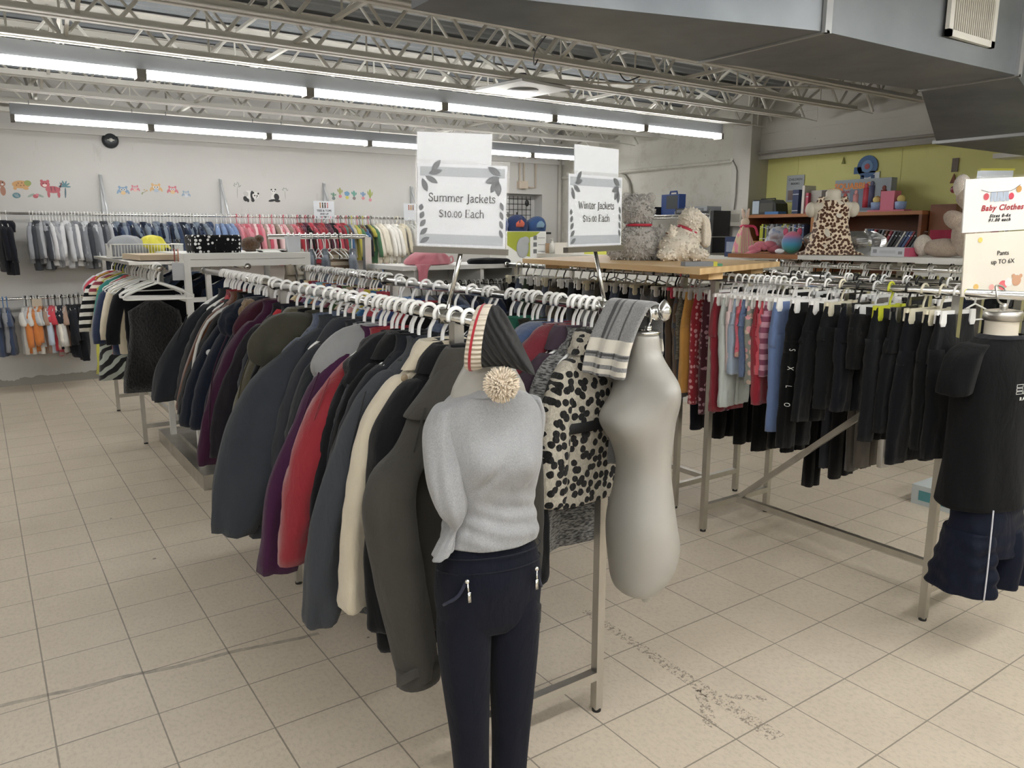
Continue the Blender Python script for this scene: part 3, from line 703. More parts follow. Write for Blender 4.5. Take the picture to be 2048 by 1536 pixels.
c = JK['black jacket edged with white piping']; deco(c, 'piping', cloth('#cfcfca'), [(-.12, -.04, -.13), (-.22, -.045, -.19), (-.30, -.05, -.35), (-.345, -.06, -.64)], tube=.008)
c = JK['navy puffer jacket with tan fur trim']; b = MB(); b.ball((-.10, -.06, -.145), (.05, .035, .07), 18, seed=3, amp=.12); b.build('fur_trim', fur('#a58a68', '#5f4c38'), c)
c = JK['long navy puffer coat with quilted sleeve']; b = MB(); b.lathe([(.016, 0), (.016, .003), (.012, .004)], 16); o = b.build('round_badge', plain('#c9ccd0', .4), c); o.location = (-.275, -.066, -.33); o.rotation_euler = (PI/2, 0, -.6)
c = JK['slate grey work jacket with seamed sleeve']; deco(c, 'seam', cloth('#26282c'), [(-.22, -.052, -.2), (-.28, -.058, -.4), (-.30, -.06, -.6), (-.31, -.06, -.75)], tube=.003)

c = JK['slate blue winter coat with a wide hem']; b = MB(); b.soft([(0, 0, -.79, .305, .079), (0, 0, -.845, .312, .083)], n=44, rows=5, fold=0, ex=3.2, cap0=False); b.build('hem_band', cloth('#2b313c'), c)
for desc, sx_, col_ in (('charcoal hooded shell coat with a strapped cuff', .95, '#2f2e2b'), ('black overcoat next to the quilted jacket', 1.1, '#26282d'), ('bright red parka', 1.15, '#6f1620'), ('plum purple ski jacket', 1.1, '#361530'), ('long olive green coat', 1.15, '#403c2c'), ('maroon coat with a straight sleeve', 1.2, '#2d1426'), ('charcoal waxed jacket at the rail end', 1.2, '#1f2125')):
    deco(JK[desc], 'sleeve_seam', cloth(col_), [(-.205*sx_, -.046, -.20), (-.26*sx_, -.052, -.34), (-.285*sx_, -.056, -.5), (-.295*sx_, -.058, -.64)], tube=.0028)
# loose empty hangers on the left jacket rail
for k, y in enumerate((2.08, 2.19, 2.28, 2.63, 3.72, 3.77, 3.85, 3.93, 4.05, 4.15, 4.24, 4.33, 4.39, 4.5, 4.54, 4.58)):
    hanger(railx(y), y, RZ, rng.uniform(-.25, .25), '', JHANG, group='empty white hangers on the left jacket rail', label='empty white plastic hanger on the left jacket rail')

# right rail: leopard coat first
def rx(y): return 1.60+max(0, y-1.8)*.02 if y < 3.45 else 1.76+(y-3.62)*.03
RIGHT = [
 (1.835, 'fur_coat', 'black and cream spotted fake fur coat', '#cfc8b8', .77, .80, dict(out=.16, sr=.062, th=.062, mat=fur('#d9d3c4', '#b5ad9d', 1., '#141414'), seed=31, n=40, w=1.0, rz=.12, fold=.05, collar='fold')),
 (1.905, 'sweater', 'grey marled knit sweater with open front', '#8a8a88', .60, .66, dict(pat='melange', col2='#2c2d30', seed=32, out=.12, w=1.02, rz=.1)),
 (1.965, 'jacket', 'dusty plum padded jacket', '#4b3d49', .62, .62, dict(seed=33, out=.40, sr=.062, rz=.08, collar='fold')),
 (2.03, 'jacket', 'wine red fleece jacket', '#7b1b2b', .66, .66, dict(seed=34, out=.34, hood=True)),
 (2.10, 'jacket', 'steel blue hooded jacket', '#41587f', .64, .66, dict(seed=35, out=.36, hood=-.06)),
 (2.17, 'jacket', 'dark camouflage jacket', '#2b2d27', .66, .66, dict(seed=36, pat='melange', col2='#4a4436', out=.3)),
 (2.25, 'jacket', 'sea green shell jacket', '#2d7a63', .66, .68, dict(seed=37, out=.30)),
 (2.34, 'jacket', 'black softshell jacket with scarlet lining', '#191b1f', .66, .68, dict(seed=38, lining='#c22a34', out=.3)),
 (2.46, 'coat', 'navy duffel coat', '#1e2740', .6, .66, dict(seed=39, out=.3)),
 (2.62, 'jacket', 'black bomber jacket', '#141518', .7, .7, dict(seed=40, out=.3)),
 (2.76, 'denim_jacket', 'washed denim jacket', '#4b628c', .7, .7, dict(seed=41, pat='denim', col2='#34486e', out=.3)),
 (2.90, 'jacket', 'black and crimson padded jacket', '#1a1416', .68, .7, dict(seed=42, lining='#b02634', hood=True, out=.3)),
 (3.02, 'jacket', 'scarlet hooded jacket', '#a8222f', .68, .7, dict(seed=43, hood=True, out=.3)),
 (3.16, 'jacket', 'royal blue anorak', '#2b447e', .68, .7, dict(seed=44, hood=True, out=.3)),
 (3.28, 'jacket', 'pale blue windbreaker', '#6f8fb8', .68, .7, dict(seed=45, out=.3)),
]
for y, nm, desc, col, zh, zc, kw in RIGHT:
    kw = dict(kw); kw.setdefault('rz', rng.uniform(-.12, .14)); rz = kw['rz']
    JK[desc] = jacket(nm, desc+' hanging on the right jacket rail', 'coat' if 'coat' in nm else 'sweater' if nm == 'sweater' else 'jacket', rx(y), y, col, zh, zc, group='jackets on the right rail', **kw)
    hanger(rx(y), y, RZ, rz, desc)
for y in (1.87, 1.94, 2.06, 2.2, 2.29, 2.5): hanger(rx(y), y, RZ, rng.uniform(-.2, .2), '', JHANG, group='empty white hangers on the right jacket rail', label='empty white plastic hanger on the right jacket rail')
c = JK['black and cream spotted fake fur coat']; b = MB(); b.soft([(0, 0, -.345, .232, .072), (0, 0, -.375, .232, .073)], n=28, rows=3, fold=0, ex=3); b.build('belt', plain('#1d1d1f', .55), c)
KID = [('#d24a5c','coral'),('#3f86bd','sky blue'),('#e6d24a','lemon'),('#f0b8c2','blush pink'),('#222228','black dotted'),('#b8a58c','tan fur'),('#5b7f4b','grass green'),('#7a2440','berry'),('#e9e4dc','off-white'),('#4a5f9c','indigo'),('#cf7f3c','orange'),('#7fb7c9','aqua'),('#8d5a86','mauve'),('#a92a34','cherry red'),('#d9c9a2','straw'),('#37404f','slate')]
for k, (col, cn) in enumerate(KID):
    y = 3.68+k*.085
    jacket('top', '%s childs top on the rail behind the summer jackets sign' % cn, 'top', rx(y), y, col, .85, .95, rng.uniform(-.15, .15), w=.78, out=.2, sr=.042, seed=60+k, pat=('dots' if 'dotted' in cn else None), col2='#e6e6e6', group='tops on the far right jacket rail', n=20)
    hanger(rx(y), y, RZ, 0, '%s childs top' % cn, HANG_S, 'small white')
for k in range(9):
    y = 3.55+k*.17; hanger(rx(y), y, RZ, rng.uniform(-.3, .3), '', HANG_S, group='empty small hangers on the far right jacket rail', label='empty small white hanger on the far right jacket rail')
# ================================================================== forms and what they wear
FORM = (lambda N: N.out(N.mix(N.noise(6, 3), '#a7a59e', '#9a9892'), .38, 0., Specular_IOR_Level=.5))(NT('grey_form_plastic'))
IVORY = (lambda N: N.out(N.mix(N.noise(6, 3), '#d9d2c2', '#cbc3b2'), .45, 0.))(NT('ivory_form_plastic'))
def ease(x, y, z, cs, amp):
    for cx, cz, s, ay in cs:
        if y < 0: y -= amp*ay*math.exp(-((x-cx)**2+(z-cz)**2)/(s*s))
    return (x, y, z)
# ---- grey form under the sweater
FL = (0.960, 1.485)
t = thing('dress_form', 'grey hanging torso form wearing the grey sweater and knit hat', 'mannequin', (FL[0], FL[1], 0), -.20)
b = MB(); b.soft([(0, 0, 1.41, .030, .028), (0, 0, 1.385, .042, .040), (0, 0, 1.345, .050, .046), (0, 0, 1.31, .062, .053), (0, .0, 1.275, .084, .058), (0, 0, 1.235, .095, .058), (0, 0, 1.10, .105, .072), (0, 0, .95, .095, .07), (0, 0, .80, .105, .074), (0, .0, .72, .10, .06)], n=32, rows=30, fold=0, ex=2.1)
b.build('torso', FORM, t)
b = MB(); b.tube([(0, .0, 1.40), (0, .0, 1.425), (0, .02, 1.45), (0, .06, 1.435), (0, .075, 1.40)], .005, 6, smooth=12); b.build('hook', CHROME, t)
HEATH = cloth('#9b9c9e', 'heather', '#838588', weave=.6)
SWX = .86
t = thing('sweater', 'heather grey knit sweater with long sleeves worn by the front form', 'sweater', (FL[0], FL[1], 0), -.20); t.scale = (SWX, .92, 1)
def bu(x, y, z):
    x, y, z = ease(x, y, z, ((-.062, 1.105, .062, 1), (.062, 1.105, .062, 1)), .044)
    g = math.exp(-((z-.955)/.055)**2); s_ = math.sin((z-.10*abs(x)+.25*x)*150)
    k = 1+.040*g*s_+.030*math.exp(-((z-.93)/.02)**2)
    cz = 1.07+.9*(x+.05)                                   # crease running from the armpit across the chest
    k -= .11*math.exp(-((z-cz)/.014)**2)*(1 if -.12 < x < .02 and y < 0 else 0)*max(0, 1-abs(x+.05)/.07)
    return (x*(1+(k-1)*.5), y*k, z)
b = MB(); b.soft([(0, -.004, 1.264, .084, .064), (0, -.003, 1.254, .099, .070), (0, -.002, 1.236, .124, .075), (0, 0, 1.212, .144, .080), (0, 0, 1.18, .152, .088), (0, 0, 1.11, .150, .098), (0, 0, 1.04, .139, .093), (.004, 0, .985, .128, .088), (.004, 0, .94, .134, .096), (.002, 0, .91, .141, .101), (0, 0, .890, .139, .100)], n=64, rows=64, seed=4, fold=.032, ex=2.25, bump=bu, cap0=False, fr=(2, 3, 5, 9))
b.build('body', HEATH, t, subd=1)
b = MB(); b.soft([(0, -.004, 1.270, .082, .063), (0, -.004, 1.262, .088, .067), (0, -.004, 1.253, .100, .073)], n=40, rows=5, fold=0, ex=2.2, cap0=False, cap1=False); b.build('neckband', cloth('#9c9da0', 'heather', '#85878a'), t)
b = MB(); b.soft([(-.128, 0, 1.235, .024, .04), (-.142, -.008, 1.19, .042, .050), (-.148, -.026, 1.12, .046, .056), (-.146, -.043, 1.06, .046, .052), (-.130, -.058, 1.00, .042, .038), (-.118, -.05, .965, .022, .030), (-.126, -.045, .945, .012, .024), (-.144, -.05, .92, .020, .030), (-.158, -.055, .895, .028, .034), (-.166, -.055, .885, .029, .035)], n=28, rows=34, seed=9, fold=.13, ex=2.1, tilt=.25); b.build('sleeve', HEATH, t, subd=1)
b = MB(); b.soft([(.132, .01, 1.235, .022, .036), (.146, .03, 1.18, .038, .046), (.140, .06, 1.08, .04, .042), (.115, .09, .98, .034, .034)], n=24, rows=20, seed=10, fold=.10, ex=2.1); b.build('sleeve', HEATH, t, subd=1)
PANT = cloth('#10131f', None, rough=.8, sheen=.12)
t = thing('trousers', 'navy blue slim trousers with zip pockets hanging from the front form', 'trousers', (FL[0]-.004, FL[1], 0), -.20)
bm = lambda x, y, z: ease(x, y, z, ((0, .80, .05, 1),), .010)
b = MB(); b.soft([(0, 0, .945, .096, .068), (0, 0, .90, .106, .076), (0, 0, .86, .124, .086), (0, .0, .79, .135, .092), (0, 0, .735, .134, .088), (0, 0, .69, .128, .080), (0, .01, .655, .120, .066)], n=44, rows=26, seed=12, fold=.02, ex=2.3, bump=bm); b.build('hip_panel', PANT, t, subd=1)
for s in (-1, 1):
    b = MB(); b.soft([(s*.060, 0, .76, .062, .078), (s*.066, 0, .68, .066, .076), (s*.066, 0, .60, .064, .070), (s*.062, -.004, .48, .056, .062), (s*.056, -.006, .34, .047, .054), (s*.050, -.004, .20, .043, .052), (s*.048, 0, .06, .045, .055)], n=32, rows=30, seed=13+s, fold=.035, ex=2.2); b.build('leg', PANT, t, subd=1)
b = MB()
for z in (.868, .832): b.tube([(.134*math.sin(a), -.0935*math.cos(a), z+.01*math.cos(a)) for a in np.linspace(-1.5, 1.5, 24)], .0016, 5)
b.build('waistband_seam', cloth('#11141f'), t)
for s in (-1, 1):
    b = MB(); b.tube([(s*.128, -.035, .755), (s*.105, -.073, .79), (s*.088, -.086, .83)], .004, 6, smooth=8); o = b.build('pocket_zip', cloth('#2d3144'), t)
    b = MB(); b.ball((s*.088, -.091, .832), .006, 10); b.tube([(s*.088, -.094, .828), (s*.086, -.098, .80)], .0022, 6); b.bar((s*.086, -.0985, .808), (s*.0855, -.099, .783), .007, .003); b.build('zip_pull', CHROME, o)
# ---- knit hat on the neck
KN = NT('charcoal_rib_knit'); w_ = KN.wave(42, 1.2, 'DIAGONAL', KN.mapping((1, 0, .6)), 2.)
KN.bump(w_, 1., .006); KN = KN.out(KN.mix(w_, '#070708', '#1d1e20'), .95, Sheen_Weight=.08)
CREAM = NT('cream_rib_knit'); w_ = CREAM.wave(30, 1., 'Z'); CREAM.bump(w_, .8, .006); CREAM = CREAM.out('#c9c0b0', .95)
REDK = cloth('#a31f2e')
HP = atY(955, 676, 1.415); t = thing('knit_hat', 'charcoal knit hat with cream and red rim and a pompom', 'hat', HP, -.80)
def hat_ring(x, z, h, d, tilt, y=0, n=26):
    return [(x+math.sin(tilt)*h*math.cos(a), y+d*math.sin(a), z+h*math.cos(a)*math.cos(tilt)) for a in np.linspace(0, 2*PI, n, endpoint=False)]
rs = [hat_ring(*r) for r in ((.016, .002, .070, .052, .16), (.034, .006, .070, .054, .12), (.056, .002, .062, .052, .02), (.078, -.014, .052, .046, -.15), (.098, -.032, .042, .038, -.3), (.114, -.052, .030, .028, -.45), (.122, -.066, .014, .014, -.5))]
b = MB(); b.loft(rs, cap0=False); b.build('crown', KN, t, subd=1)
b = MB(); b.loft([hat_ring(-.010, .0, .068, .050, .20), hat_ring(-.014, 0, .073, .055, .20), hat_ring(-.002, .0, .076, .058, .19), hat_ring(.016, .002, .075, .057, .17), hat_ring(.024, .004, .071, .053, .15)], cap0=False, cap1=False); o = b.build('rim', CREAM, t, subd=1)
b = MB(); b.loft([hat_ring(-.002, .0, .0765, .0585, .19), hat_ring(.001, .001, .0773, .0593, .188), hat_ring(.004, .001, .0768, .059, .186)], cap0=False, cap1=False); b.build('red_stripe', REDK, o, subd=1)
b = MB(); R_ = random.Random(2)
pc = Vector((.060, -.030, -.096)); b.ball(pc, .028, 20, seed=1, amp=.08)
for i in range(620):
    d = Vector((R_.gauss(0, 1), R_.gauss(0, 1), R_.gauss(0, 1))).normalized(); e = (d+Vector((R_.uniform(-.5, .5), R_.uniform(-.5, .5), R_.uniform(-.5, .5)))*.5).normalized()
    b.tube([pc+d*.024, pc+d*.030+e*.005, pc+d*.030+e*R_.uniform(.008, .012)], [.0026, .0022, .0012], 4)
b.build('pompom', cloth('#d8cab6', None, sheen=.4), t)
# ---- bare grey form on the right rail
t = thing('dress_form', 'bare grey plastic female torso form hanging from the right rail end', 'mannequin', (1.580, 1.60, 0), -PI/2-.22)
bu = lambda x, y, z: ease(x, y, z, ((-.055, 1.085, .062, 1), (.055, 1.085, .062, 1)), .036)
bu0 = bu
def bu(x, y, z):
    x, y, z = bu0(x, y, z); g = math.exp(-((z-1.185)/.05)**2-(y/.06)**2)*min(1, abs(x)/.1); return (x*(1+.20*g), y, z)
b = MB(); b.soft([(0, 0, 1.338, .040, .036), (0, 0, 1.315, .043, .038), (0, .004, 1.275, .050, .042), (0, .008, 1.235, .092, .052), (0, .010, 1.20, .125, .062), (0, .006, 1.14, .132, .078), (0, -.006, 1.08, .124, .086), (0, .0, 1.0, .106, .080), (0, .006, .93, .098, .074), (0, .006, .85, .110, .084), (0, .004, .77, .128, .096), (0, .012, .69, .130, .104), (0, .010, .62, .120, .094), (0, -.004, .565, .10, .072), (0, -.01, .535, .07, .05), (0, -.01, .525, .03, .02)], n=44, rows=50, fold=0, ex=2.08, bump=bu)
b.build('torso', FORM, t, subd=1)
b = MB(); b.lathe([(.041, 0), (.044, .003), (.044, .008), (.038, .012), (.012, .016)], 28, (0, 0, 1.334), sy=.92); o = b.build('neck_cap', CHROME, t)
b = MB(); b.tube([(.012, 0, 1.345), (.012, 0, 1.36)], .010, 12); b.tube([(.012, 0, 1.36), (.024, 0, 1.376), (.022, 0, 1.40), (.005, 0, 1.42), (-.012, .0, 1.415), (-.018, 0, 1.40)], .0035, 6, smooth=18); b.build('hook', CHROME, t)
b = MB(); b.lathe([(.022, .012), (.020, -.012), (.010, -.034), (.002, -.04)], 18, (0, .03, .525)); b.box(-.018, .018, .03, .055, .53, .60); b.build('stand_socket', FORM, t)
# chrome ball finial at the rail end
t = thing('rail_finial', 'shiny chrome teardrop finial on the right rail end above the bare form', 'finial', (1.595, 1.545, RZ))
b = MB(); b.lathe([(.004, -.02), (.016, -.012), (.021, .004), (.018, .02), (.010, .034), (.002, .042)], 20); b.build('drop', CHROME, t)
# ---- plaid scarf thrown over the rail
PL = NT('grey_plaid_wool'); X, Y, Z = PL.xyz()
c_ = PL.mix(PL.ramp(PL.noise(260, 2), [(.35, '#000000'), (.65, '#ffffff')]), '#707070', '#858585')
def st_(a, lo, hi): return PL.math('MULTIPLY', PL.math('GREATER_THAN', a, lo), PL.math('LESS_THAN', a, hi))
for lo, hi in ((.010, .020), (.032, .046)): c_ = PL.mix(PL.math('MULTIPLY', st_(Y, lo, hi), .88), c_, '#1b1b1d')
c_ = PL.mix(PL.math('MULTIPLY', st_(Y, -.03, -.024), .8), c_, '#1b1b1d')
for lo, hi in ((-.115, -.078), (-.15, -.132), (-.176, -.162), (-.36, -.32), (-.30, -.28)): c_ = PL.mix(PL.math('MULTIPLY', st_(Z, lo, hi), .8), c_, '#d8d2c4')
for lo, hi in ((-.125, -.118), (-.31, -.303), (-.40, -.37)): c_ = PL.mix(PL.math('MULTIPLY', st_(Z, lo, hi), .8), c_, '#202022')
PL.bump(PL.noise(300, 2), .4, .003); PL = PL.out(c_, .95, Sheen_Weight=.4)
t = thing('scarf', 'grey black and cream plaid wool scarf folded over the right rail', 'scarf', (1.597, 1.665, RZ), .05)
path = [(-.122, -.185), (-.118, -.165), (-.098, -.10), (-.062, -.03), (-.03, .012), (0, .024), (.022, .014), (.028, -.02), (.030, -.12), (.022, -.25), (.010, -.50)]
P_ = cr([(x, 0, z) for x, z in path], 40); vs = []; W = 22
for side in (0, 1):
    for i, p in enumerate(P_):
        for k in range(W):
            u = k/(W-1)-.5; th = .012*(1-side); wob = .006*math.sin(u*14+i*.2)*min(1, abs(i-14)/10)
            spread = 1.0 if i < 20 else 1-.35*(i-20)/20
            tx = 1 if i < 14 else (0 if i < 20 else -1)
            vs.append((p[0]-tx*(th)-wob, u*.17*spread+max(0, min(1, (i-20)/8))*.055, p[2]+(th if 10 < i < 20 else 0)))
n_ = len(P_)*W; fs = []
for i in range(len(P_)-1):
    for k in range(W-1):
        a = i*W+k; fs.append((a, a+1, a+W+1, a+W)); fs.append((n_+a, n_+a+W, n_+a+W+1, n_+a+1))
edge = [k for k in range(W)]+[i*W+W-1 for i in range(1, len(P_))]+[(len(P_)-1)*W+k for k in range(W-2, -1, -1)]+[i*W for i in range(len(P_)-2, 0, -1)]
for a, c in zip(edge, edge[1:]+edge[:1]): fs.append((c, a, n_+a, n_+c))
b = MB(); b.add(vs, fs); b.build('cloth', PL, t, subd=1)
# ---- black t-shirt form
FT = (3.150, 1.315); RZT = -.24
t = thing('dress_form', 'white half torso form with a steel collar wearing the black t-shirt', 'mannequin', (FT[0], FT[1], 0), RZT)
b = MB(); b.soft([(0, 0, 1.318, .058, .056), (0, 0, 1.30, .058, .056), (0, 0, 1.255, .056, .054), (0, 0, 1.225, .078, .062), (0, 0, 1.19, .13, .07), (0, 0, 1.05, .14, .085), (0, 0, .80, .13, .085), (0, 0, .62, .13, .08)], n=30, rows=22, fold=0, ex=2.1); b.build('torso', IVORY, t)
b = MB(); b.lathe([(.060, -.004), (.066, 0), (.066, .028), (.060, .034), (.02, .040)], 32, (0, 0, 1.305)); o = b.build('neck_cap', STEEL, t)
b = MB(); b.tube([(0, 0, 1.34), (0, 0, 1.365)], .014, 14); b.tube([(0, 0, 1.36), (-.03, 0, 1.372), (-.042, 0, 1.395), (-.03, .02, 1.425), (0, .03, 1.43), (.03, .03, 1.42), (.036, .02, 1.40)], .004, 6, smooth=18); b.build('hook', STEEL, t)
BLK = cloth('#0f1012', None, sheen=.12)
t = thing('t_shirt', 'black short sleeved t-shirt with white outlined lettering on the chest', 't-shirt', (FT[0], FT[1], 0), RZT); t.scale = (1.04, 1.02, 1)
b = MB(); b.soft([(0, -.006, 1.248, .074, .066), (0, -.004, 1.235, .092, .072), (0, 0, 1.208, .145, .082), (0, 0, 1.16, .172, .098), (0, 0, 1.08, .170, .108), (0, 0, .95, .165, .108), (0, 0, .78, .168, .110), (0, 0, .575, .176, .118)], n=52, rows=40, seed=20, fold=.05, ex=2.3, cap0=False); b.build('body', BLK, t, subd=1)
for s in (-1, 1):
    b = MB(); b.soft([(s*.115, 0, 1.222, .03, .055), (s*.165, -.002, 1.185, .048, .064), (s*.19, -.004, 1.13, .054, .066), (s*.205, -.008, 1.09, .054, .066), (s*.214, -.01, 1.035, .052, .066)], n=26, rows=16, seed=21+s, fold=.06, ex=2.2, tilt=-.1*s); b.build('sleeve', BLK, t, subd=1)
b = MB(); b.soft([(0, -.006, 1.252, .070, .062), (0, -.006, 1.246, .078, .07), (0, -.005, 1.238, .09, .074)], n=36, rows=4, fold=0, cap0=False, cap1=False); b.build('neckband', cloth('#202226'), t)
WHITEINK = plain('#d9dad6', .6, 0., 0, 'white_print')
b = MB()
def outl(x0, z0, w, h, cuts):
    """outlined block letter: list of rectangles' borders"""
    for a in cuts:
        q = [(x0+u*w, -.124, z0+v*h) for u, v in a]; b.tube(q+[q[0]], .0012, 4, cap=False)
L_ = [[[(0,.7),(1,.7),(1,1),(0,1)], [(0,.36),(1,.36),(1,.6),(0,.6)], [(0,0),(1,0),(1,.26),(0,.26)]],
      [[(0,0),(.3,0),(.5,.45),(.7,0),(1,0),(.65,1),(.35,1)]],
      [[(0,1),(1,1),(1,.75),(.65,.75),(.65,0),(.35,0),(.35,.75),(0,.75)]],
      [[(0,0),(1,0),(1,.25),(.3,.25),(.3,.75),(1,.75),(1,1),(0,1)]],
      [[(0,0),(.3,0),(.3,.38),(.7,.38),(.7,0),(1,0),(1,1),(.7,1),(.7,.62),(.3,.62),(.3,1),(0,1)]],
      [[(0,.7),(1,.7),(1,1),(0,1)], [(0,.36),(1,.36),(1,.6),(0,.6)], [(0,0),(1,0),(1,.26),(0,.26)]]]
for k, l in enumerate(L_): outl(-.050+k*.034, 1.045, .03, .036, l)
b.build('chest_print', WHITEINK, t)
text('RANDOM SERV', .017, WHITEINK, t, (.05, -.124, 1.026), bold=.0006, space=1.5, name='chest_lettering')
NAV = cloth('#131828', None, rough=.55, sheen=.1)
t = thing('shorts', 'navy sports shorts with a white side stripe below the black t-shirt', 'shorts', (FT[0]+.02, FT[1]-.02, 0), RZT); t.scale = (.92, .92, 1)
b = MB(); b.soft([(0, 0, .66, .14, .095), (0, 0, .58, .155, .105), (0, 0, .50, .170, .11), (0, 0, .42, .18, .11), (0, 0, .38, .18, .105)], n=44, rows=18, seed=25, fold=.06, ex=2.3); b.build('hip_panel', NAV, t, subd=1)
for s in (-1, 1):
    b = MB(); b.soft([(s*.085, 0, .50, .09, .105), (s*.092, 0, .40, .10, .112), (s*.10, 0, .30, .106, .116), (s*.104, 0, .235, .108, .118)], n=36, rows=18, seed=26+s, fold=.13, ex=2.2); b.build('leg', NAV, t, subd=1)
b = MB(); b.tube([(-.115, -.112, .60), (-.122, -.120, .50), (-.128, -.128, .36), (-.130, -.130, .24)], .0032, 6, smooth=12); b.build('side_stripe', cloth('#c9ccd4'), t)

# ================================================================== signs on the rails
def clear_film():
    N = NT('clear_sleeve'); N.bump(N.noise(60, 3, N.mapping((1, 1, 2.2)), .6, 1.5), .5, .004)
    g = N.n('ShaderNodeBsdfGlossy', i_Roughness=.06); N.set(g.inputs['Normal'], N.b.inputs['Normal'].links[0].from_socket)
    tr = N.n('ShaderNodeBsdfTransparent'); mx = N.n('ShaderNodeMixShader', i_0=.045, i_1=tr.outputs[0], i_2=g.outputs[0])
    N.t.links.new(mx.outputs[0], N.t.nodes['Material Output'].inputs[0]); return N.m
GLOSS = clear_film()
GREYB = plain('#9fa5ac', .6, 0., .1, 'grey_watercolour')
LEAF = plain('#5d6268', .6, 0., .25, 'grey_leaf'); LEAF2 = plain('#8b9096', .6, 0., .2, 'pale_grey_leaf')
def leaf(b, x, z, ang, L, w, y=-.0052):
    p = []
    for u in np.linspace(0, 1, 7): p.append((u*L, w*math.sin(PI*u)**.8))
    for u in np.linspace(1, 0, 7)[1:-1]: p.append((u*L, -w*math.sin(PI*u)**.8))
    c, s = math.cos(ang), math.sin(ang); b.poly([(x+px*c-pz*s, y, z+px*s+pz*c) for px, pz in p])
def sale_sign(label, loc, rz, w, h, lines, pole_to, roll=0., behind=None, tw=1.):
    t = thing('sign', label, 'sign', loc, rz); t.rotation_euler = (0, roll, rz)
    b = MB(); b.box(-w/2-.004, w/2+.004, -.009, .009, -.014, .002); b.build('channel', plain('#6f6b64', .35, .6, .1, 'channel'), t, False)
    inv = (Matrix.Translation(loc) @ Matrix.Rotation(rz, 4, 'Z') @ Matrix.Rotation(roll, 4, 'Y')).inverted()
    b = MB(); b.tube([inv @ Vector(pole_to), (0, 0, -.01)], .0062, 10); b.tube([inv @ (Vector(pole_to)+Vector((0, 0, -.02))), inv @ (Vector(pole_to)+Vector((0, 0, .02)))], .023, 14); b.build('pole', CHROME, t)
    b = MB(); b.box(-w/2+.006, w/2-.006, -.003, .0, .004, h-.004); s = b.build('sheet', PAPER, t, False)
    b = MB(); b.box(-w/2, w/2, -.0062, -.0060, 0, h+.006); b.box(-w/2, w/2, .0020, .0022, 0, h+.006)
    for x in (-w/2, w/2-.002): b.box(x, x+.002, -.0062, .0022, 0, h+.006)
    b.build('sleeve', GLOSS, t, False)
    b = MB(); b.box(-w/2+.012, w/2-.012, -.0036, -.0032, .010, .036); b.box(-w/2+.012, w/2-.012, -.0036, -.0032, h-.036, h-.012); b.build('border_band', GREYB, s, False)
    b = MB(); R = random.Random(5)
    for k in range(5): leaf(b, -w/2+.014, .012+k*.021, .55+.2*k, .030-.003*k, .0065, -.0048)
    for k, a in enumerate((-1.2, -.5, .25, .9)): leaf(b, -w/2+.018+.008*k, h-.042+.006*k, a, .038, .0075, -.0048)
    for k, a in enumerate((2.6, 3.5, 4.2, 4.8)): leaf(b, w/2-.022-.003*k, h-.030-.004*k, a, .042, .009, -.0048)
    for k in range(4): leaf(b, w/2-.014, .03+k*.024, 1.9, .024, .005, -.0048)
    b.build('leaf_drawing', LEAF, s, False)
    for (txt, z, sz) in lines: serif(txt, sz, INK, s, (0, -.0050, z), tw)
    if behind:
        x0, x1, z1 = behind; b = MB(); b.box(x0, x1, .006, .009, .06, z1); b.build('back_sheet', PAPER, t, False)
        b = MB(); b.box(x0-.004, x1+.004, .0045, .0047, .06, z1+.005); b.build('back_sleeve', GLOSS, t, False)
    return t
SL = atY(922, 497, 1.80)
sale_sign('white sign reading Summer Jackets $10.00 Each on the left jacket rail', SL, -YAW, .248, .222, [('Summer Jackets', .130, .0285), ('$10.00 Each', .090, .0285)], (1.064, 1.86, RZ), roll=.035, behind=(-.122, .075, .298), tw=.87)
WL = atY(1190, 494, 1.84)
sale_sign('white sign reading Winter Jackets $15.00 Each on the right jacket rail', WL, .24, .29, .218, [('Winter Jackets', .124, .0290), ('$15.00 Each', .086, .0290)], (1.60, 1.80, RZ), roll=-.012, behind=(-.10, .13, .30), tw=1.)
# baby clothes sign with the pants sheet below
t = thing('sign', 'white Baby Clothes price sign with a clothes line drawing above the trouser rack', 'sign', atY(1995, 462, 1.42), -.42); t.rotation_euler = (0, -.05, -.42)
b = MB(); b.box(-.155, .155, 0, .006, -.0, .20); s = b.build('sheet', plain('#dedcd8', .5, 0., .03, 'laminated_paper'), t, False)
b = MB(); b.box(-.165, .165, .004, .010, -.17, .21); b.build('holder', GLOSS, t, False)
REDI = plain('#a02a35', .6, 0., 0, 'red_ink')
text('Baby Clothes', .030, REDI, s, (.012, -.0015, .088), shear=.25, space=1.15, bold=.0008); text('Sizes 0-6x', .017, INK, s, (.005, -.0015, .058), shear=.3, space=1.3, bold=.0006); text('$1.00 each', .017, INK, s, (.003, -.0015, .042), shear=.3, space=1.3, bold=.0006)
b = MB(); b.tube([(-.085, -.002, .158), (-.05, -.002, .148), (0, -.002, .148), (.05, -.002, .152), (.085, -.002, .172)], .0008, 4, smooth=12); b.build('line_drawing', INK, s)
def disc(b, x, z, r, rz_=None, y=-.002, n=14): b.poly([(x+r*math.cos(a), y, z+(rz_ or r)*math.sin(a)) for a in np.linspace(0, 2*PI, n, endpoint=False)])
for x, z, c_ in ((-.062, .132, '#c4525c'), (.048, .130, '#c23f52'), (.080, .155, '#b98a4a')):
    b = MB(); disc(b, x, z, .012, .013); b.build('drawn_garment', plain(c_, .6), s, False)
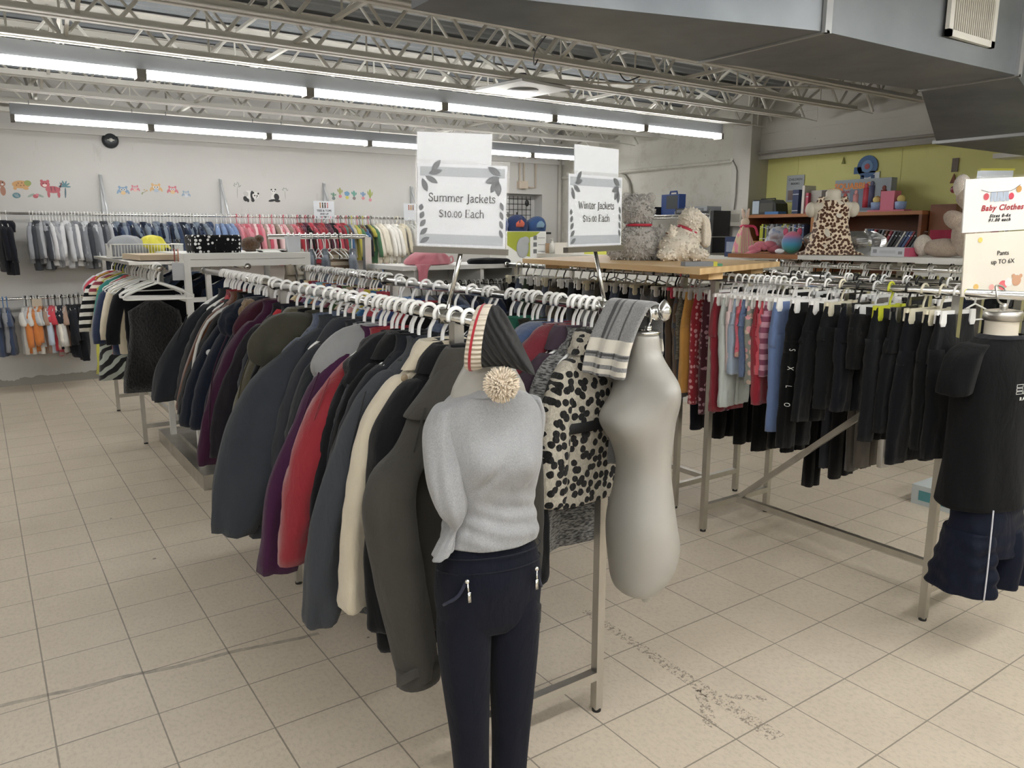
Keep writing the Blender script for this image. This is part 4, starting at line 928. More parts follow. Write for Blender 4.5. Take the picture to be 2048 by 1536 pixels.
for x in (-.030, -.002, .024):
    b = MB(); b.poly([(x-.011, -.002, .148), (x+.011, -.002, .148), (x+.014, -.002, .112), (x+.003, -.002, .112), (x, -.002, .13), (x-.003, -.002, .112), (x-.014, -.002, .112)]); b.build('drawn_garment', plain('#a9b4c4', .6), s, False)
b = MB(); b.tube([(.05, .012, .1), (.05, .012, -.24)], .006, 8); b.build('pole', CHROME, t)
b = MB(); b.box(-.15, .16, -.012, -.006, -.245, -.004); s2 = b.build('lower_sheet', plain('#dfd9cc', .25, 0., .04, 'cream_sheet'), t, False)
text('Pants', .025, INK, s2, (.02, -.0135, -.085)); text('up TO 6X', .025, INK, s2, (.022, -.0135, -.118))
for x, z, r, c_ in ((.09, -.195, .021, '#c79a7c'), (.075, -.176, .008, '#c79a7c'), (.108, -.178, .008, '#c79a7c'), (.055, -.200, .017, '#dfe0de'), (.030, -.210, .019, '#d76a70'), (-.02, -.215, .012, '#e3a9a0'), (-.09, -.21, .012, '#dcb56a'), (-.13, -.225, .010, '#cfd06a'), (-.085, -.03, .010, '#e0c86a')):
    b = MB(); disc(b, x, z, r, None, -.0135-.0003*random.Random(int(x*1e4)).random()); b.build('drawn_animal', plain(c_, .6), s2, False)
# ================================================================== trousers
def trousers(x, y, col, zh, label, pat=None, col2='#101114', w=.125, seed=0, rz=0., z=RZ, cat='trousers', simple=False, name='trousers', zt=-.085, group=None, flare=1.):
    H = zh-z
    if max(lin(col)) < .05: col = '#%02x%02x%02x' % tuple(int(int(col[i:i+2], 16)*.68) for i in (1, 3, 5))
    m = cloth(col, pat, col2); R = random.Random(seed); cr_ = zt+(H-zt)*.34
    t = thing(name, label, cat, (x, y, z), rz, group); n = 14 if simple else 22; sw = R.uniform(-.012, .012)
    b = MB(); b.soft([(0, 0, zt, w*.92, .010), (0, 0, zt-.03, w*.95, .014), (0, 0, zt-.12, w*1.05, .024), (0, sw*.3, cr_, w*1.07, .026)], n=n+8, rows=8 if simple else 12, seed=seed, fold=.10, ex=2.8); b.build('waist', m, t)
    for s in (-1, 1):
        b = MB(); b.soft([(s*w*.50, 0, cr_+.06, w*.54, .025), (s*w*.52, sw*.5, cr_-.03, w*.53, .026), (s*w*.50, sw, (cr_+H)*.5, w*.46*flare, .024), (s*w*.48, sw, H, w*.44*flare, .022)], n=n, rows=8 if simple else 16, seed=seed+s, fold=.10, ex=2.6); b.build('leg', m, t)
    return t
NEAR = [  # measured: x and y of the near edge, y of the hem, colour
 (1318, 690, 800, '#303230', 'black and grey striped leggings', 'stripe_h', '#0e0e0f', 'black'),
 (1334, 690, 770, '#4b3b2c', 'dark brown trousers', None, 0, 'pink'),
 (1347, 700, 765, '#5e4a37', 'mid brown corduroy trousers', None, 0, 'clear'),
 (1356, 690, 720, '#706c5e', 'mottled olive leggings', 'melange', '#3f3d35', 'clear'),
 (1366, 690, 788, '#c8964b', 'ochre yellow leggings', None, 0, 'clear'),
 (1388, 700, 812, '#98222f', 'crimson leggings with small pale dots', 'dots', '#d9a6a8', 'clear'),
 (1408, 700, 832, '#4a1826', 'wine leggings with tiny print', 'dots', '#b08a94', 'white'),
 (1427, 700, 826, '#7a1826', 'deep red trousers', None, 0, 'white'),
 (1440, 700, 816, '#b9c1bd', 'pale mint sweatpants', None, 0, 'white'),
 (1454, 690, 746, '#dcc8c8', 'pale pink trousers', None, 0, 'white'),
 (1468, 690, 752, '#a9b6c2', 'washed pale blue leggings', 'denim', '#8fa0b4', 'white'),
 (1479, 690, 716, '#cf6478', 'pink printed shorts', 'floral', '#a82438', 'white'),
 (1486, 690, 756, '#3f5a86', 'cuffed denim jeans', 'denim', '#2e4670', 'white'),
 (1497, 690, 770, '#83867f', 'grey floral leggings', 'floral', '#c98a92', 'white'),
 (1509, 700, 812, '#8c1c2c', 'cherry red trousers', None, 0, 'white'),
 (1520, 690, 752, '#c4545f', 'coral leggings', None, 0, 'white'),
 (1530, 690, 756, '#7c4058', 'plum and pink striped leggings', 'stripe_h', '#b88a9a', 'white'),
 (1548, 720, 868, '#6479a3', 'cornflower blue sweatpants', None, 0, 'white'),
 (1580, 720, 902, '#121316', 'black joggers with white side lettering', None, 0, 'white'),
 (1616, 720, 850, '#14161a', 'black leggings with a shiny shin', None, 0, 'white'),
 (1645, 720, 822, '#1a1c20', 'charcoal black jersey trousers', None, 0, 'cream'),
 (1680, 720, 828, '#131620', 'navy black straight trousers', None, 0, 'black'),
 (1715, 700, 745, '#0f1013', 'short black cropped trousers', None, 0, 'clear'),
 (1742, 720, 888, '#12151b', 'black trousers below the yellow hanger', None, 0, 'yellow'),
 (1775, 740, 872, '#101218', 'blue black trousers on a black hanger', None, 0, 'black'),
 (1806, 750, 936, '#12151e', 'flared navy black trousers', None, 0, 'cream'),
 (1842, 750, 905, '#101216', 'black trousers with creased fronts', None, 0, 'cream'),
 (1872, 750, 925, '#14161a', 'black school trousers nearest the t-shirt form', None, 0, 'white'),
]
for k, (px, py, pb, col, desc, pat, c2, hc) in enumerate(NEAR):
    X = 3.31 if px < 1420 else 3.165; e = atX(px, py, X-.125); hb = atX(px, pb, X-.125)
    fl = 1.25 if 'flared' in desc else 1.0
    t = trousers(X, e.y+.012, col, hb.z, desc+' hanging on the near trouser rail', pat, c2 or '#101114', seed=100+k, rz=rng.uniform(-.12, .10), name='leggings' if 'leggings' in desc else 'trousers', cat='trousers', flare=fl, group='children trousers on the near rail')
    if px > 1560: t.rotation_euler = (0, rng.uniform(0, .11), t.rotation_euler[2])
    clip_hanger(X, e.y+.012, RZ, t.rotation_euler[2], desc, hc)
    if 'lettering' in desc:
        for j in range(4):
            q = text('SXLO'[j], .04, WHITEINK, t, (-.128, -.034, -.30-.085*j), (PI/2, PI/2, -1.1), name='side_lettering', sx=.6)
FAR = [(1385, 862, '#1b2030', 'navy'), (1410, 856, '#17181c', 'black ribbed'), (1432, 880, '#101114', 'plain black'), (1476, 892, '#131417', 'soft black'), (1508, 905, '#0f1114', 'matt black'), (1545, 900, '#15171c', 'graphite'), (1568, 908, '#101115', 'velvet black'), (1612, 982, '#0e0f12', 'long thin black'), (1650, 940, '#3a3c44', 'slate striped'), (1668, 962, '#131317', 'lace black'), (1700, 946, '#4b4640', 'taupe grey'), (1722, 940, '#5a544d', 'pale taupe'), (1764, 938, '#c9c6c0', 'off-white'), (1790, 930, '#2a2d34', 'dark slate'), (1850, 925, '#1a1c20', 'charcoal')]
for k, (px, pb, col, desc) in enumerate(FAR):
    e = atX(px, 800, 3.71-.11); hb = atX(px, pb, 3.60); t = trousers(3.71, e.y, col, hb.z, desc+' trousers hanging on the far trouser rail', seed=150+k, rz=rng.uniform(-.1, .1), w=.11 if 'thin' not in desc else .06, simple=True, group='trousers on the far rail')
    clip_hanger(3.71, e.y, RZ, 0, desc+' trousers of the far rail', ('white', 'black', 'white', 'clear')[k % 4])
MIDC = [('#3c4048','slate'),('#2b2f38','charcoal'),('#5b5f66','mid grey'),('#7d7e80','ash grey'),('#2a3550','indigo denim'),('#1e222c','blue black'),('#445a86','faded denim'),('#33363c','graphite'),('#4d4a44','taupe'),('#8a8d92','silver grey'),('#1a1b1f','jet black'),('#4a4f58','pewter'),('#3a3328','bark brown'),('#585046','khaki brown'),('#24304a','midnight denim'),('#6d6a62','stone'),('#2f2f31','coal'),('#3f4d3e','moss'),('#5e6f8f','stonewash denim'),('#191c24','ink')]
for k in range(20):
    col, cn = MIDC[k]; y = 3.02+k*.088; t = trousers(3.31+.01*(y-3), y, col, .70+.10*math.sin(k*2.3), '%s trousers on the rail under the wooden plank' % cn, 'denim' if 'denim' in cn else None, '#1e2840', seed=180+k, rz=rng.uniform(-.15, .15), simple=True, group='trousers under the plank')
    clip_hanger(3.31, y, RZ, 0, cn+' trousers under the plank', ('white', 'clear', 'white', 'black', 'cream')[k % 5])
for k in range(9):
    y = 1.32+k*.155
    hanger(3.71, y+.04, RZ, rng.uniform(-.2, .2), '', hang_small('black' if k % 2 else 'white'), group='spare hangers on the far trouser rail', label='spare child hanger on the far trouser rail')
for k in range(14):
    hanger(3.87, 3.0+k*.115, RZ, rng.uniform(-.2, .2), '', hang_small('black' if k % 3 else 'white'), group='spare hangers behind the wooden plank', label='spare child hanger on the rail behind the wooden plank')
# white hangers under the long shelf, dark garments behind
for k in range(46):
    y = 2.18+(k//4)*.150+(k % 4)*.017+.01*math.sin(k)
    hanger(4.95, y, 1.40, rng.uniform(-.12, .12), '', hang_small('white'), group='white hangers under the long white shelf', label='plain white child hanger under the long white shelf')
for k in range(12):
    y = 2.2+k*.15; col, cn = MIDC[(k*7) % 20]
    trousers(5.5, y, col, .72, '%s trousers hanging behind the white hangers' % cn, seed=230+k, simple=True, z=1.40, group='trousers behind the white hangers')
    clip_hanger(5.5, y, 1.40, 0, cn+' trousers behind the white hangers', 'black')

# ================================================================== small garments of the background
_sg = {}
def small_garment(col, kind, pat=None, col2='#111114'):
    k = (col, kind, pat, col2)
    if k not in _sg:
        R = random.Random(len(_sg)); b = MB(); L = {'tee': .36, 'top': .44, 'hoodie': .46, 'dress': .56, 'romper': .46}[kind]+R.uniform(-.03, .04)
        b.soft([(0, 0, -.088, .045, .018), (0, 0, -.105, .085, .022), (0, 0, -.15, .145, .028), (0, 0, -.3, .15, .035), (R.uniform(-.01, .01), R.uniform(-.01, .01), -.1-L, .155*(1.25 if kind == 'dress' else 1), .036)], n=18, rows=10, seed=len(_sg), fold=.16, ex=2.6)
        sl = .13 if kind in ('tee', 'romper') else .34
        if kind != 'dress':
            for s in (-1, 1): b.soft([(s*.125, 0, -.13, .025, .02), (s*.16, 0, -.17, .042, .028), (s*(.185+.1*sl), -.01, -.13-sl*.7, .04, .028), (s*(.19+.12*sl), -.015, -.13-sl, .034, .026)], n=10, rows=7, seed=len(_sg)+s, fold=.12)
        if kind == 'hoodie': b.soft([(0, -.02, -.07, .05, .03), (0, -.03, -.11, .08, .04), (0, -.03, -.18, .07, .03)], n=12, rows=5, fold=.1)
        _sg[k] = b.data('garment', cloth(col, pat, col2))
    return _sg[k]
def garment(name, label, cat, loc, rz, col, kind, pat=None, col2='#111114', group=None, s=1.):
    o = inst(small_garment(col, kind, pat, col2), name, None, loc, (0, 0, rz)); o.scale = (s, s, s); return tag(o, label, cat, group)
YR = YW-.30
def wall_rail(z, x0, x1, label):
    t = thing('wall_rail', label, 'rail', ((x0+x1)/2, YR, z)); L = t.location
    b = MB(); b.tube([(x0-L[0], 0, 0), (x1-L[0], 0, 0)], .013, 10); b.build('rail', CHROME, t)
    for x in np.arange(x0+.25, x1, 1.25):
        b = MB(); b.tube([(x-L[0], 0, 0), (x-L[0], YW-YR-.02, .02)], .009, 8); b.build('bracket', CHROME, t)
    return t
wall_rail(1.835, -.6, 5.35, 'long chrome clothes rail fixed along the back wall at head height')
wall_rail(.965, -.6, 1.55, 'lower chrome clothes rail on the back wall at the left')
def up_px(px): return atY(px, 450, YR).x
for k, px in enumerate((205, 443, 648, 822)):
    x = atY(px, 400, YW).x; t = thing('wall_standard', 'chrome wall upright with angled top bracket, %s from the left of the back wall' % nth(k), 'bracket', (x, YW-.02, 0), group='chrome wall uprights')
    b = MB(); b.box(-.014, .014, -.012, .02, .3, 2.28); b.build('upright', plain('#c4c7c9', .35, .4), t, False)
    b = MB(); b.tube([(0, -.28, 1.835), (0, -.14, 2.02), (0, -.02, 2.20), (0, -.015, 2.27)], .014, 8); b.build('arm', plain('#c4c7c9', .35, .4), t)
GREYS = [('#8d9096','mid grey'),('#b9bcc0','pale grey'),('#a4a6aa','heather grey'),('#5d6066','slate grey'),('#cfd0d2','silver white'),('#3c3f45','dark grey'),('#7b7e84','ash grey')]
BLUES = [('#22304f','navy'),('#1b2233','ink blue'),('#34507f','denim blue'),('#16181f','blue black'),('#5877a6','mid blue'),('#9fb2c9','pale blue'),('#2a3c66','indigo'),('#454d5c','steel blue')]
PINKS = [('#d9808e','rose pink'),('#e3a9b0','blush pink'),('#c94a62','raspberry'),('#d2626f','coral pink'),('#e6c4c4','shell pink'),('#b5656f','dusty pink'),('#8f7a6a','beige pink')]
REDS = [('#a8202f','scarlet'),('#6f1a2b','burgundy'),('#c03a4a','cherry'),('#1a1719','black'),('#571a35','plum'),('#8c1a26','brick red')]
MULTI = [('#2f7f73','teal'),('#2e5f9a','cobalt'),('#b5364a','crimson'),('#d2c63c','lemon'),('#8b9a3a','lime'),('#7a4a2c','chestnut'),('#22252c','black'),('#c9c1ae','oatmeal'),('#4a8a57','green')]
CREAMS = [('#ded8c8','cream'),('#e6e4dd','ivory'),('#cfc7b2','oatmeal'),('#b9b9b4','stone grey'),('#ece9e2','white')]
def tone(pal, k, sat):
    out = []
    for h, n in pal:
        c = [int(h[i:i+2], 16) for i in (1, 3, 5)]; g = sum(c)/3; out.append(('#%02x%02x%02x' % tuple(int(max(0, min(255, (g+(x-g)*sat)*k))) for x in c), n))
    return out
BLUES = tone(BLUES, .68, .9); MULTI = tone(MULTI, .88, .75); REDS = tone(REDS, .92, .9); PINKS = tone(PINKS, .97, .85)
def wall_run(p0, p1, n, pal, kinds, word, z=1.835, where='upper wall rail', hc=('white',), s=1.):
    for k in range(n):
        x = up_px(p0+(p1-p0)*k/max(1, n-1)) if z > 1.5 else atY(p0+(p1-p0)*k/max(1, n-1), 640, YR).x
        col, cn = pal[(k*5+k//3) % len(pal)]; kind = kinds[k % len(kinds)]
        rz = PI/2+rng.uniform(-.25, .1); q = '%s %s among the %s on the %s' % (nth(k), kind, word, where)
        garment('top' if kind in ('tee', 'top') else kind, q.replace(kind, cn+' '+kind, 1), 'top' if kind in ('tee', 'top') else kind, (x, YR, z), rz, col, kind, group='garments on the '+where, s=s*rng.uniform(.94, 1.08))
        hanger(x, YR, z, rz, q.split(' among ')[0]+' of the '+word, hang_small(hc[k % len(hc)]), '%s child' % hc[k % len(hc)])
wall_run(2, 14, 2, [('#1a1c24', 'black')], ['hoodie'], 'dark hoodies at far left')
wall_run(62, 216, 25, GREYS, ['top', 'hoodie', 'top'], 'grey tops')
wall_run(222, 415, 30, BLUES, ['top', 'hoodie', 'top', 'tee'], 'blue tops')
wall_run(434, 462, 4, [('#6f86ad', 'pale denim')], ['top'], 'pale denim shirts')
wall_run(474, 585, 20, PINKS, ['top', 'tee', 'top'], 'pink tops', hc=('pink', 'white', 'clear', 'white'))
wall_run(590, 682, 18, REDS, ['top', 'hoodie'], 'red tops', hc=('white', 'pink', 'black'))
wall_run(687, 742, 11, MULTI, ['top', 'tee'], 'mixed colour tops', hc=('white', 'pink', 'black', 'yellow'))
wall_run(748, 832, 12, CREAMS, ['top', 'hoodie'], 'cream tops')
garment('sweatshirt', 'stone grey sweatshirt with black letters facing the room on the upper wall rail', 'top', (up_px(790), YR-.05, 1.835), -.5, '#a9a9a4', 'top', s=1.15)
q = bpy.data.objects['sweatshirt']; text('A O\nS', .10, INK, q, (0, -.045, -.33), name='chest_lettering')
hanger(up_px(790), YR-.05, 1.835, -.5, 'stone grey lettered sweatshirt', hang_small('cream'), 'cream')
LOWC = [('#d8d6d0','white'),('#2a2e3a','navy'),('#c97a3c','orange'),('#c94f5a','coral'),('#e2ddd0','cream'),('#b7b9bb','grey'),('#16171a','black'),('#e8e6e0','ivory')]
wall_run(2, 18, 3, [('#3c4a66','blue plaid'),('#8d8f94','grey plaid')], ['romper'], 'plaid rompers', .965, 'lower wall rail', ('blue',))
wall_run(52, 84, 9, LOWC, ['romper', 'tee', 'top'], 'small baby clothes', .965, 'lower wall rail', ('clear', 'black', 'white'))
wall_run(96, 133, 9, [('#a58a78','taupe'),('#c9c7c2','pale grey'),('#22262f','navy'),('#e0dbd0','cream'),('#c9404e','red'),('#b9c6d6','pale blue')], ['romper', 'top', 'tee'], 'taupe and navy rompers', .965, 'lower wall rail', ('white', 'black', 'clear'))
wall_run(139, 166, 7, [('#1c1e24','black'),('#22242b','blue black'),('#191b20','black')], ['dress', 'top'], 'black dresses', .965, 'lower wall rail', ('white', 'black'))
o = garment('dress', 'red and grey printed pyjama leg dangling below the lower wall rail', 'pyjamas', (atY(122, 640, YR).x, YR, .93), PI/2-.3, '#b04450', 'dress', 'diag', '#8a7f78', s=.9)
b = MB(); b.box(-.045, .045, -.001, .001, -.10, .0); tag(b.build('rail_tag', plain('#cfc3ae', .7), None, False, (atY(72, 592, YR).x, YR-.02, .96)), 'cream paper tag hanging on the lower wall rail', 'tag')
def wall_sign(px, py, w, h, label, lines, art):
    c = atY(px, py, YR-.02); t = thing('rail_sign', label, 'sign', c)
    b = MB(); b.box(-w/2, w/2, -.002, .002, -h/2, h/2); b.build('card', PAPER, t, False); b = MB(); b.tube([(0, .004, -h/2), (0, .004, -h/2-.09)], .005, 6); b.build('stem', CHROME, t)
    for s_, z, sz in lines: text(s_, sz, INK, t, (0, -.003, z), bold=.0006)
    for k, c_ in enumerate(art):
        b = MB(); x = (k-(len(art)-1)/2)*.032; b.tube([(x, -.003, .025), (x, -.003, .07)], .008, 6); b.ball((x, -.003, .082), .010, 8); b.build('drawn_child', plain(c_, .6), t)
wall_sign(648, 420, .27, .22, 'white card reading tees with four drawn children on the wall rail', [('TEES & TOPS', -.01, .034), ('AND UP', -.05, .030), ('2-6 YEARS', -.085, .028)], ('#b98a5a', '#4a4a3c', '#5a4a44', '#c98a8a'))
wall_sign(822, 424, .22, .22, 'white card with a drawn row of figures beside the Summer Jackets sign', [], ('#b06a5a', '#b98a4a', '#8a6a5a'))
# ---- wall stickers
def sticker(name, label, px, py, shapes, cat='wall sticker'):
    """shapes: (colour, x, z, rx, rz, turn) ellipses in metres around the sticker's centre"""
    c = atY(px, py, YW); t = thing(name, label, cat, (c.x, YW, c.z), 0, None); t.scale = (.82, 1, .82) if 'owl' not in name else (.74, 1, .74); mats = []; b = MB()
    for k, (col, x, z, a, e, tr) in enumerate(shapes):
        if col not in mats: mats.append(col)
        y = -.0012-.0007*k; pts = []
        for u in np.linspace(0, 2*PI, 16, endpoint=False):
            p, q_ = a*math.cos(u), e*math.sin(u); pts.append((x+p*math.cos(tr)-q_*math.sin(tr), y, z+p*math.sin(tr)+q_*math.cos(tr)))
        b.poly(pts, mats.index(col))
    b.build('print', [plain('#%02x%02x%02x' % tuple(int(int(m_[i:i+2], 16)*.75+.25*200) if m_ != BK else int(m_[i:i+2], 16) for i in (1, 3, 5)), .6, 0., .04, 'sticker') for m_ in mats], t, False)
W_ = '#dcdcd8'
RD, OR, TE, GN, PK, BL, BK = '#b5424e', '#c98f4e', '#3d6f7c', '#7d8f3c', '#cc6a78', '#4f86b0', '#2a2b2d'
sticker('tiger_sticker', 'red striped tiger wall sticker with raised tail', 104, 376, [(RD, .01, -.02, .085, .045, 0), (RD, -.075, .045, .055, .045, 0), (RD, -.11, .085, .018, .018, 0), (RD, -.04, .085, .018, .018, 0), (RD, -.045, -.08, .016, .045, 0), (RD, .07, -.08, .016, .045, 0), ('#6e3038', .10, .03, .008, .05, -.4), ('#6e3038', -.01, -.01, .006, .035, .1), ('#6e3038', .03, -.01, .006, .035, .1), ('#f0d0c8', -.08, .03, .025, .018, 0), (BK, -.095, .055, .006, .006, 0), (BK, -.06, .055, .006, .006, 0)])
sticker('leopard_sticker', 'yellow spotted leopard wall sticker', 42, 369, [(OR, 0, 0, .10, .05, 0), (GN, .075, .02, .04, .035, 0), (OR, -.07, -.05, .02, .02, 0), (OR, .05, -.05, .03, .015, 0), ('#7a4e2a', -.03, .015, .008, .008, 0), ('#7a4e2a', .01, .02, .008, .008, 0), ('#7a4e2a', -.05, -.01, .008, .008, 0), ('#7a4e2a', .03, -.01, .008, .008, 0), ('#7a4e2a', -.005, -.015, .008, .008, 0)])
sticker('fox_sticker', 'brown animal wall sticker at the left picture edge', 3, 372, [('#a0624a', 0, .03, .045, .04, 0), ('#a0624a', .01, -.06, .03, .06, 0), (W_, .01, .02, .015, .012, 0), (BK, .015, .045, .007, .007, 0)])
sticker('fern_sticker', 'round blue fern wall sticker under the leopard', 33, 391, [(TE, 0, 0, .045, .035, 0), ('#aab8c0', 0, .0, .003, .03, .5), ('#aab8c0', .015, .0, .003, .028, .4), ('#aab8c0', -.015, 0, .003, .028, .6)])
sticker('flower_sticker', 'red flower wall sticker beside the tiger feet', 71, 391, [('#8a9a8e', -.05, .0, .045, .015, .5), ('#8a9a8e', .05, 0, .045, .015, -.4), (RD, 0, -.01, .03, .025, 0), (PK, .02, .01, .02, .015, 0)])
sticker('palm_sticker', 'blue palm tree wall sticker right of the tiger', 130, 378, [('#3a5662', .0, -.05, .010, .07, -.08)]+[(TE, .03*math.cos(a), .03+.04*math.sin(a), .042, .010, a) for a in (.0, .6, 1.2, 1.9, 2.5, 3.1)])
def owl(px, py, body, belly, label, k=1.):
    sticker('owl_sticker', label, px, py, [(body, 0, 0, .062*k, .052*k, 0), (body, -.045*k, .045*k, .018*k, .025*k, .4), (body, .045*k, .045*k, .018*k, .025*k, -.4), (body, -.07*k, -.02*k, .015*k, .035*k, -.4), (body, .07*k, -.02*k, .015*k, .035*k, .4), (belly, 0, -.035*k, .035*k, .03*k, 0), (W_, -.022*k, .012*k, .02*k, .02*k, 0), (W_, .022*k, .012*k, .02*k, .02*k, 0), (BK, -.02*k, .012*k, .008*k, .008*k, 0), (BK, .02*k, .012*k, .008*k, .008*k, 0)])
owl(246, 381, '#6f90b4', '#d9b27a', 'blue owl wall sticker with orange feet'); owl(270, 377, PK, '#e2b0a8', 'small pink owl wall sticker', .75); owl(312, 376, '#cfa062', '#9fb0c4', 'orange owl wall sticker with blue belly', 1.05)
owl(345, 380, '#c4606c', '#d9b27a', 'pink owl wall sticker with yellow belly', .95); owl(372, 388, '#8299b5', '#c4cdd6', 'grey blue owl wall sticker at the right of the owls', .75)
sticker('twig_sticker', 'brown twig wall sticker under the owls', 289, 384, [('#8a7a5a', 0, 0, .05, .004, .5), ('#b99a6a', .03, .02, .014, .012, 0), ('#7a8a5a', -.03, -.02, .02, .008, 1.2), ('#b99a6a', .0, .03, .012, .01, 0)])
sticker('panda_sticker', 'walking panda wall sticker', 501, 391, [(W_, -.03, .01, .085, .06, 0), ('#b5b5b0', -.07, .02, .04, .04, 0), (BK, -.08, -.05, .03, .04, .3), (BK, -.045, -.07, .02, .03, .3), (BK, .025, .0, .028, .07, 0), (BK, .03, -.07, .025, .025, 0), (W_, .075, .0, .05, .05, 0), (BK, .04, .04, .016, .016, 0), (BK, .115, .03, .014, .014, 0), (BK, .06, .0, .012, .010, 0), (BK, .095, -.005, .012, .010, 0), (BK, .085, -.03, .008, .006, 0)])
sticker('panda_sticker', 'sitting panda wall sticker', 549, 391, [(W_, 0, -.03, .055, .06, 0), (BK, .03, -.02, .04, .05, .3), (BK, -.04, -.075, .06, .018, .2), (BK, .04, -.08, .045, .02, 0), (W_, -.015, .06, .036, .033, 0), (BK, -.045, .085, .012, .012, 0), (BK, .015, .088, .012, .012, 0), (BK, -.03, .06, .008, .007, 0), (BK, .002, .06, .008, .007, 0)])
TW = '#7f8480'
sticker('tree_sticker', 'grey bamboo tree wall sticker left of the pandas', 474, 378, [(TW, 0, -.05, .004, .09, -.05)]+[(TW, .05*math.cos(a)*r, .03+.055*math.sin(a)*r, .018, .006, a*2) for a, r in ((.3,1),(.8,.8),(1.3,1.1),(1.8,.7),(2.3,1),(2.8,.8),(.1,.6))])
sticker('tree_sticker', 'grey bamboo tree wall sticker right of the sitting panda', 570, 386, [(TW, 0, -.03, .004, .07, .02)]+[(TW, .04*math.cos(a)*r, .03+.045*math.sin(a)*r, .018, .006, a*2) for a, r in ((.3,1),(.9,.9),(1.6,.8),(2.2,1),(2.8,.9))])
CT = [(667, 392, '#4f7a62', '#5a6a6a', 'tiny teal cactus wall sticker in a dark pot', .045), (680, 385, '#8a8f4a', PK, 'branching olive cactus wall sticker in a pink pot', .075), (694, 390, BL, '#c9c04a', 'round blue cactus wall sticker in a yellow pot', .05), (708, 390, '#3f8a7a', '#6a5a5a', 'teal cactus wall sticker with side arms in a dark pot', .065), (726, 391, '#5f86b0', '#c4707a', 'slim blue cactus wall sticker in a pink pot', .055), (740, 390, '#8a9a3a', '#cf7a8a', 'tall green cactus wall sticker in a pink pot', .10)]
for px, py, c1, c2_, lab, h in CT: sticker('cactus_sticker', lab, px, py, [(c1, 0, .02, .022 if 'round' not in lab else .042, h*.75, 0), (c1, -.035, .03, .010, h*.35, .2), (c1, .035, .02, .010, h*.35, -.2), (c2_, 0, -h*.8, .028, .026, 0)])

# ================================================================== rack by the aisle (left) and children clothes
ZX = .95
LFT = [(5.62, '#0e0f12', 'dress', 'black fluffy faux fur dress', None, '#000000', 1.12), (5.72, '#121318', 'top', 'black knit top beside the loose hangers', None, '#000000', 1.1), (6.05, '#d8cfba', 'top', 'cream fleece top under the loose hangers', None, '#000000', 1.1),
 (6.25, '#23304f', 'top', 'navy child dress', None, '#000000', 1.2), (6.42, '#d0505c', 'dress', 'coral floral child dress', 'floral', '#6a7a3a', 1.0), (6.55, '#2f7f78', 'top', 'teal trimmed child top', None, '#000000', 1.0), (6.66, '#a8b0a8', 'dress', 'black and white zebra fur dress', 'zebra', '#15161a', 1.42), (6.8, '#c9c63c', 'dress', 'lime yellow child dress', None, '#000000', 1.35), (6.95, '#8c3a48', 'tee', 'red striped child tee', 'stripe_h', '#e3d9c8', 1.0), (7.1, '#181a1f', 'top', 'black and white striped child top', 'stripe_h', '#dcdcd8', 1.2), (7.25, '#cf4456', 'tee', 'scarlet child tee', None, '#000000', 1.0), (7.4, '#c9ccd2', 'tee', 'pale grey child tee at the wall end', None, '#000000', 1.0)]
for y, col, kind, desc, pat, c2, s in LFT:
    o = garment('dress' if kind == 'dress' else 'top', desc+' on the aisle rack', 'dress' if kind == 'dress' else 'top', (ZX, y, 1.41-.13*('fluffy' in desc)), rng.uniform(-.3, .1), col, kind, pat, c2, group='clothes on the aisle rack', s=s)
    if 'fluffy' in desc: o.data.materials[0] = fur('#111216', '#050506')
    hanger(ZX, y, 1.41-.13*('fluffy' in desc)*0, rng.uniform(-.2, .1), desc, hang_small('yellow' if 'lime' in desc or 'scarlet' in desc else 'white'), 'slim child')
for k in range(16):
    hanger(ZX+rng.uniform(-.01, .01), 5.36+k*.062, 1.41, rng.uniform(-.7, .5), '', HANG, group='empty white hangers on the aisle rack', label='empty white plastic hanger heaped on the aisle rack', rx=rng.uniform(-.3, .2))
for k in range(7):
    y = 5.6+k*.28; garment('top', '%s dark child top from the front on the inner rail of the aisle rack' % nth(k), 'top', (1.46, y, 1.41), rng.uniform(-.2, .2), BLUES[k][0], 'top', group='tops on the inner aisle rail'); hanger(1.46, y, 1.41, 0, '%s dark child top of the inner aisle rail' % nth(k), hang_small('white'), 'white child')

# ---- white gondola with glass top and low base
t = thing('display_gondola', 'white framed display gondola with a steel base behind the jacket racks', 'display stand', (1.52, 5.62, 0))
b = MB()
for x in (-.40, .40):
    for y in (-.30, .62): b.bar((x, y, .1), (x, y, 1.46), .04)
for z in (1.435, 1.20):
    for y in (-.30, .62): b.bar((-.40, y, z), (.40, y, z), .045 if z > 1.3 else .03)
    for x in (-.40, .40): b.bar((x, -.30, z), (x, .62, z), .045 if z > 1.3 else .03)
b.build('frame', WHITEPAINT, t, False)
b = MB(); b.box(-.42, .42, -.32, .64, 1.46, 1.498); b.build('top_shelf', WHITEPAINT, t, False)
b = MB(); b.box(-.38, .38, -.28, .60, .10, .13); b.box(-.47, .40, -.62, .85, 0, .10); b.build('base_deck', STEEL, t, False)
b = MB(); b.box(-.36, .36, .58, .60, .2, 1.18); b.build('back_panel', plain('#5d5d5c', .5, .2), t, False)
t = thing('storage_bin', 'black bin with white polka dots on the white gondola', 'bin', (1.36, 5.58, 1.498), .1)
DOT = cloth('#141518', 'dots', '#e8e8e8', sc=1.1)
b = MB(); b.soft([(0, 0, 0, .165, .11), (0, 0, .06, .17, .115), (0, 0, .105, .172, .118), (0, 0, .12, .165, .11)], n=40, rows=8, fold=.02, ex=5); b.build('body', DOT, t)
b = MB(); b.box(-.03, .07, -.127, -.115, .01, .06); b.build('label_patch', cloth('#101114'), t, False)
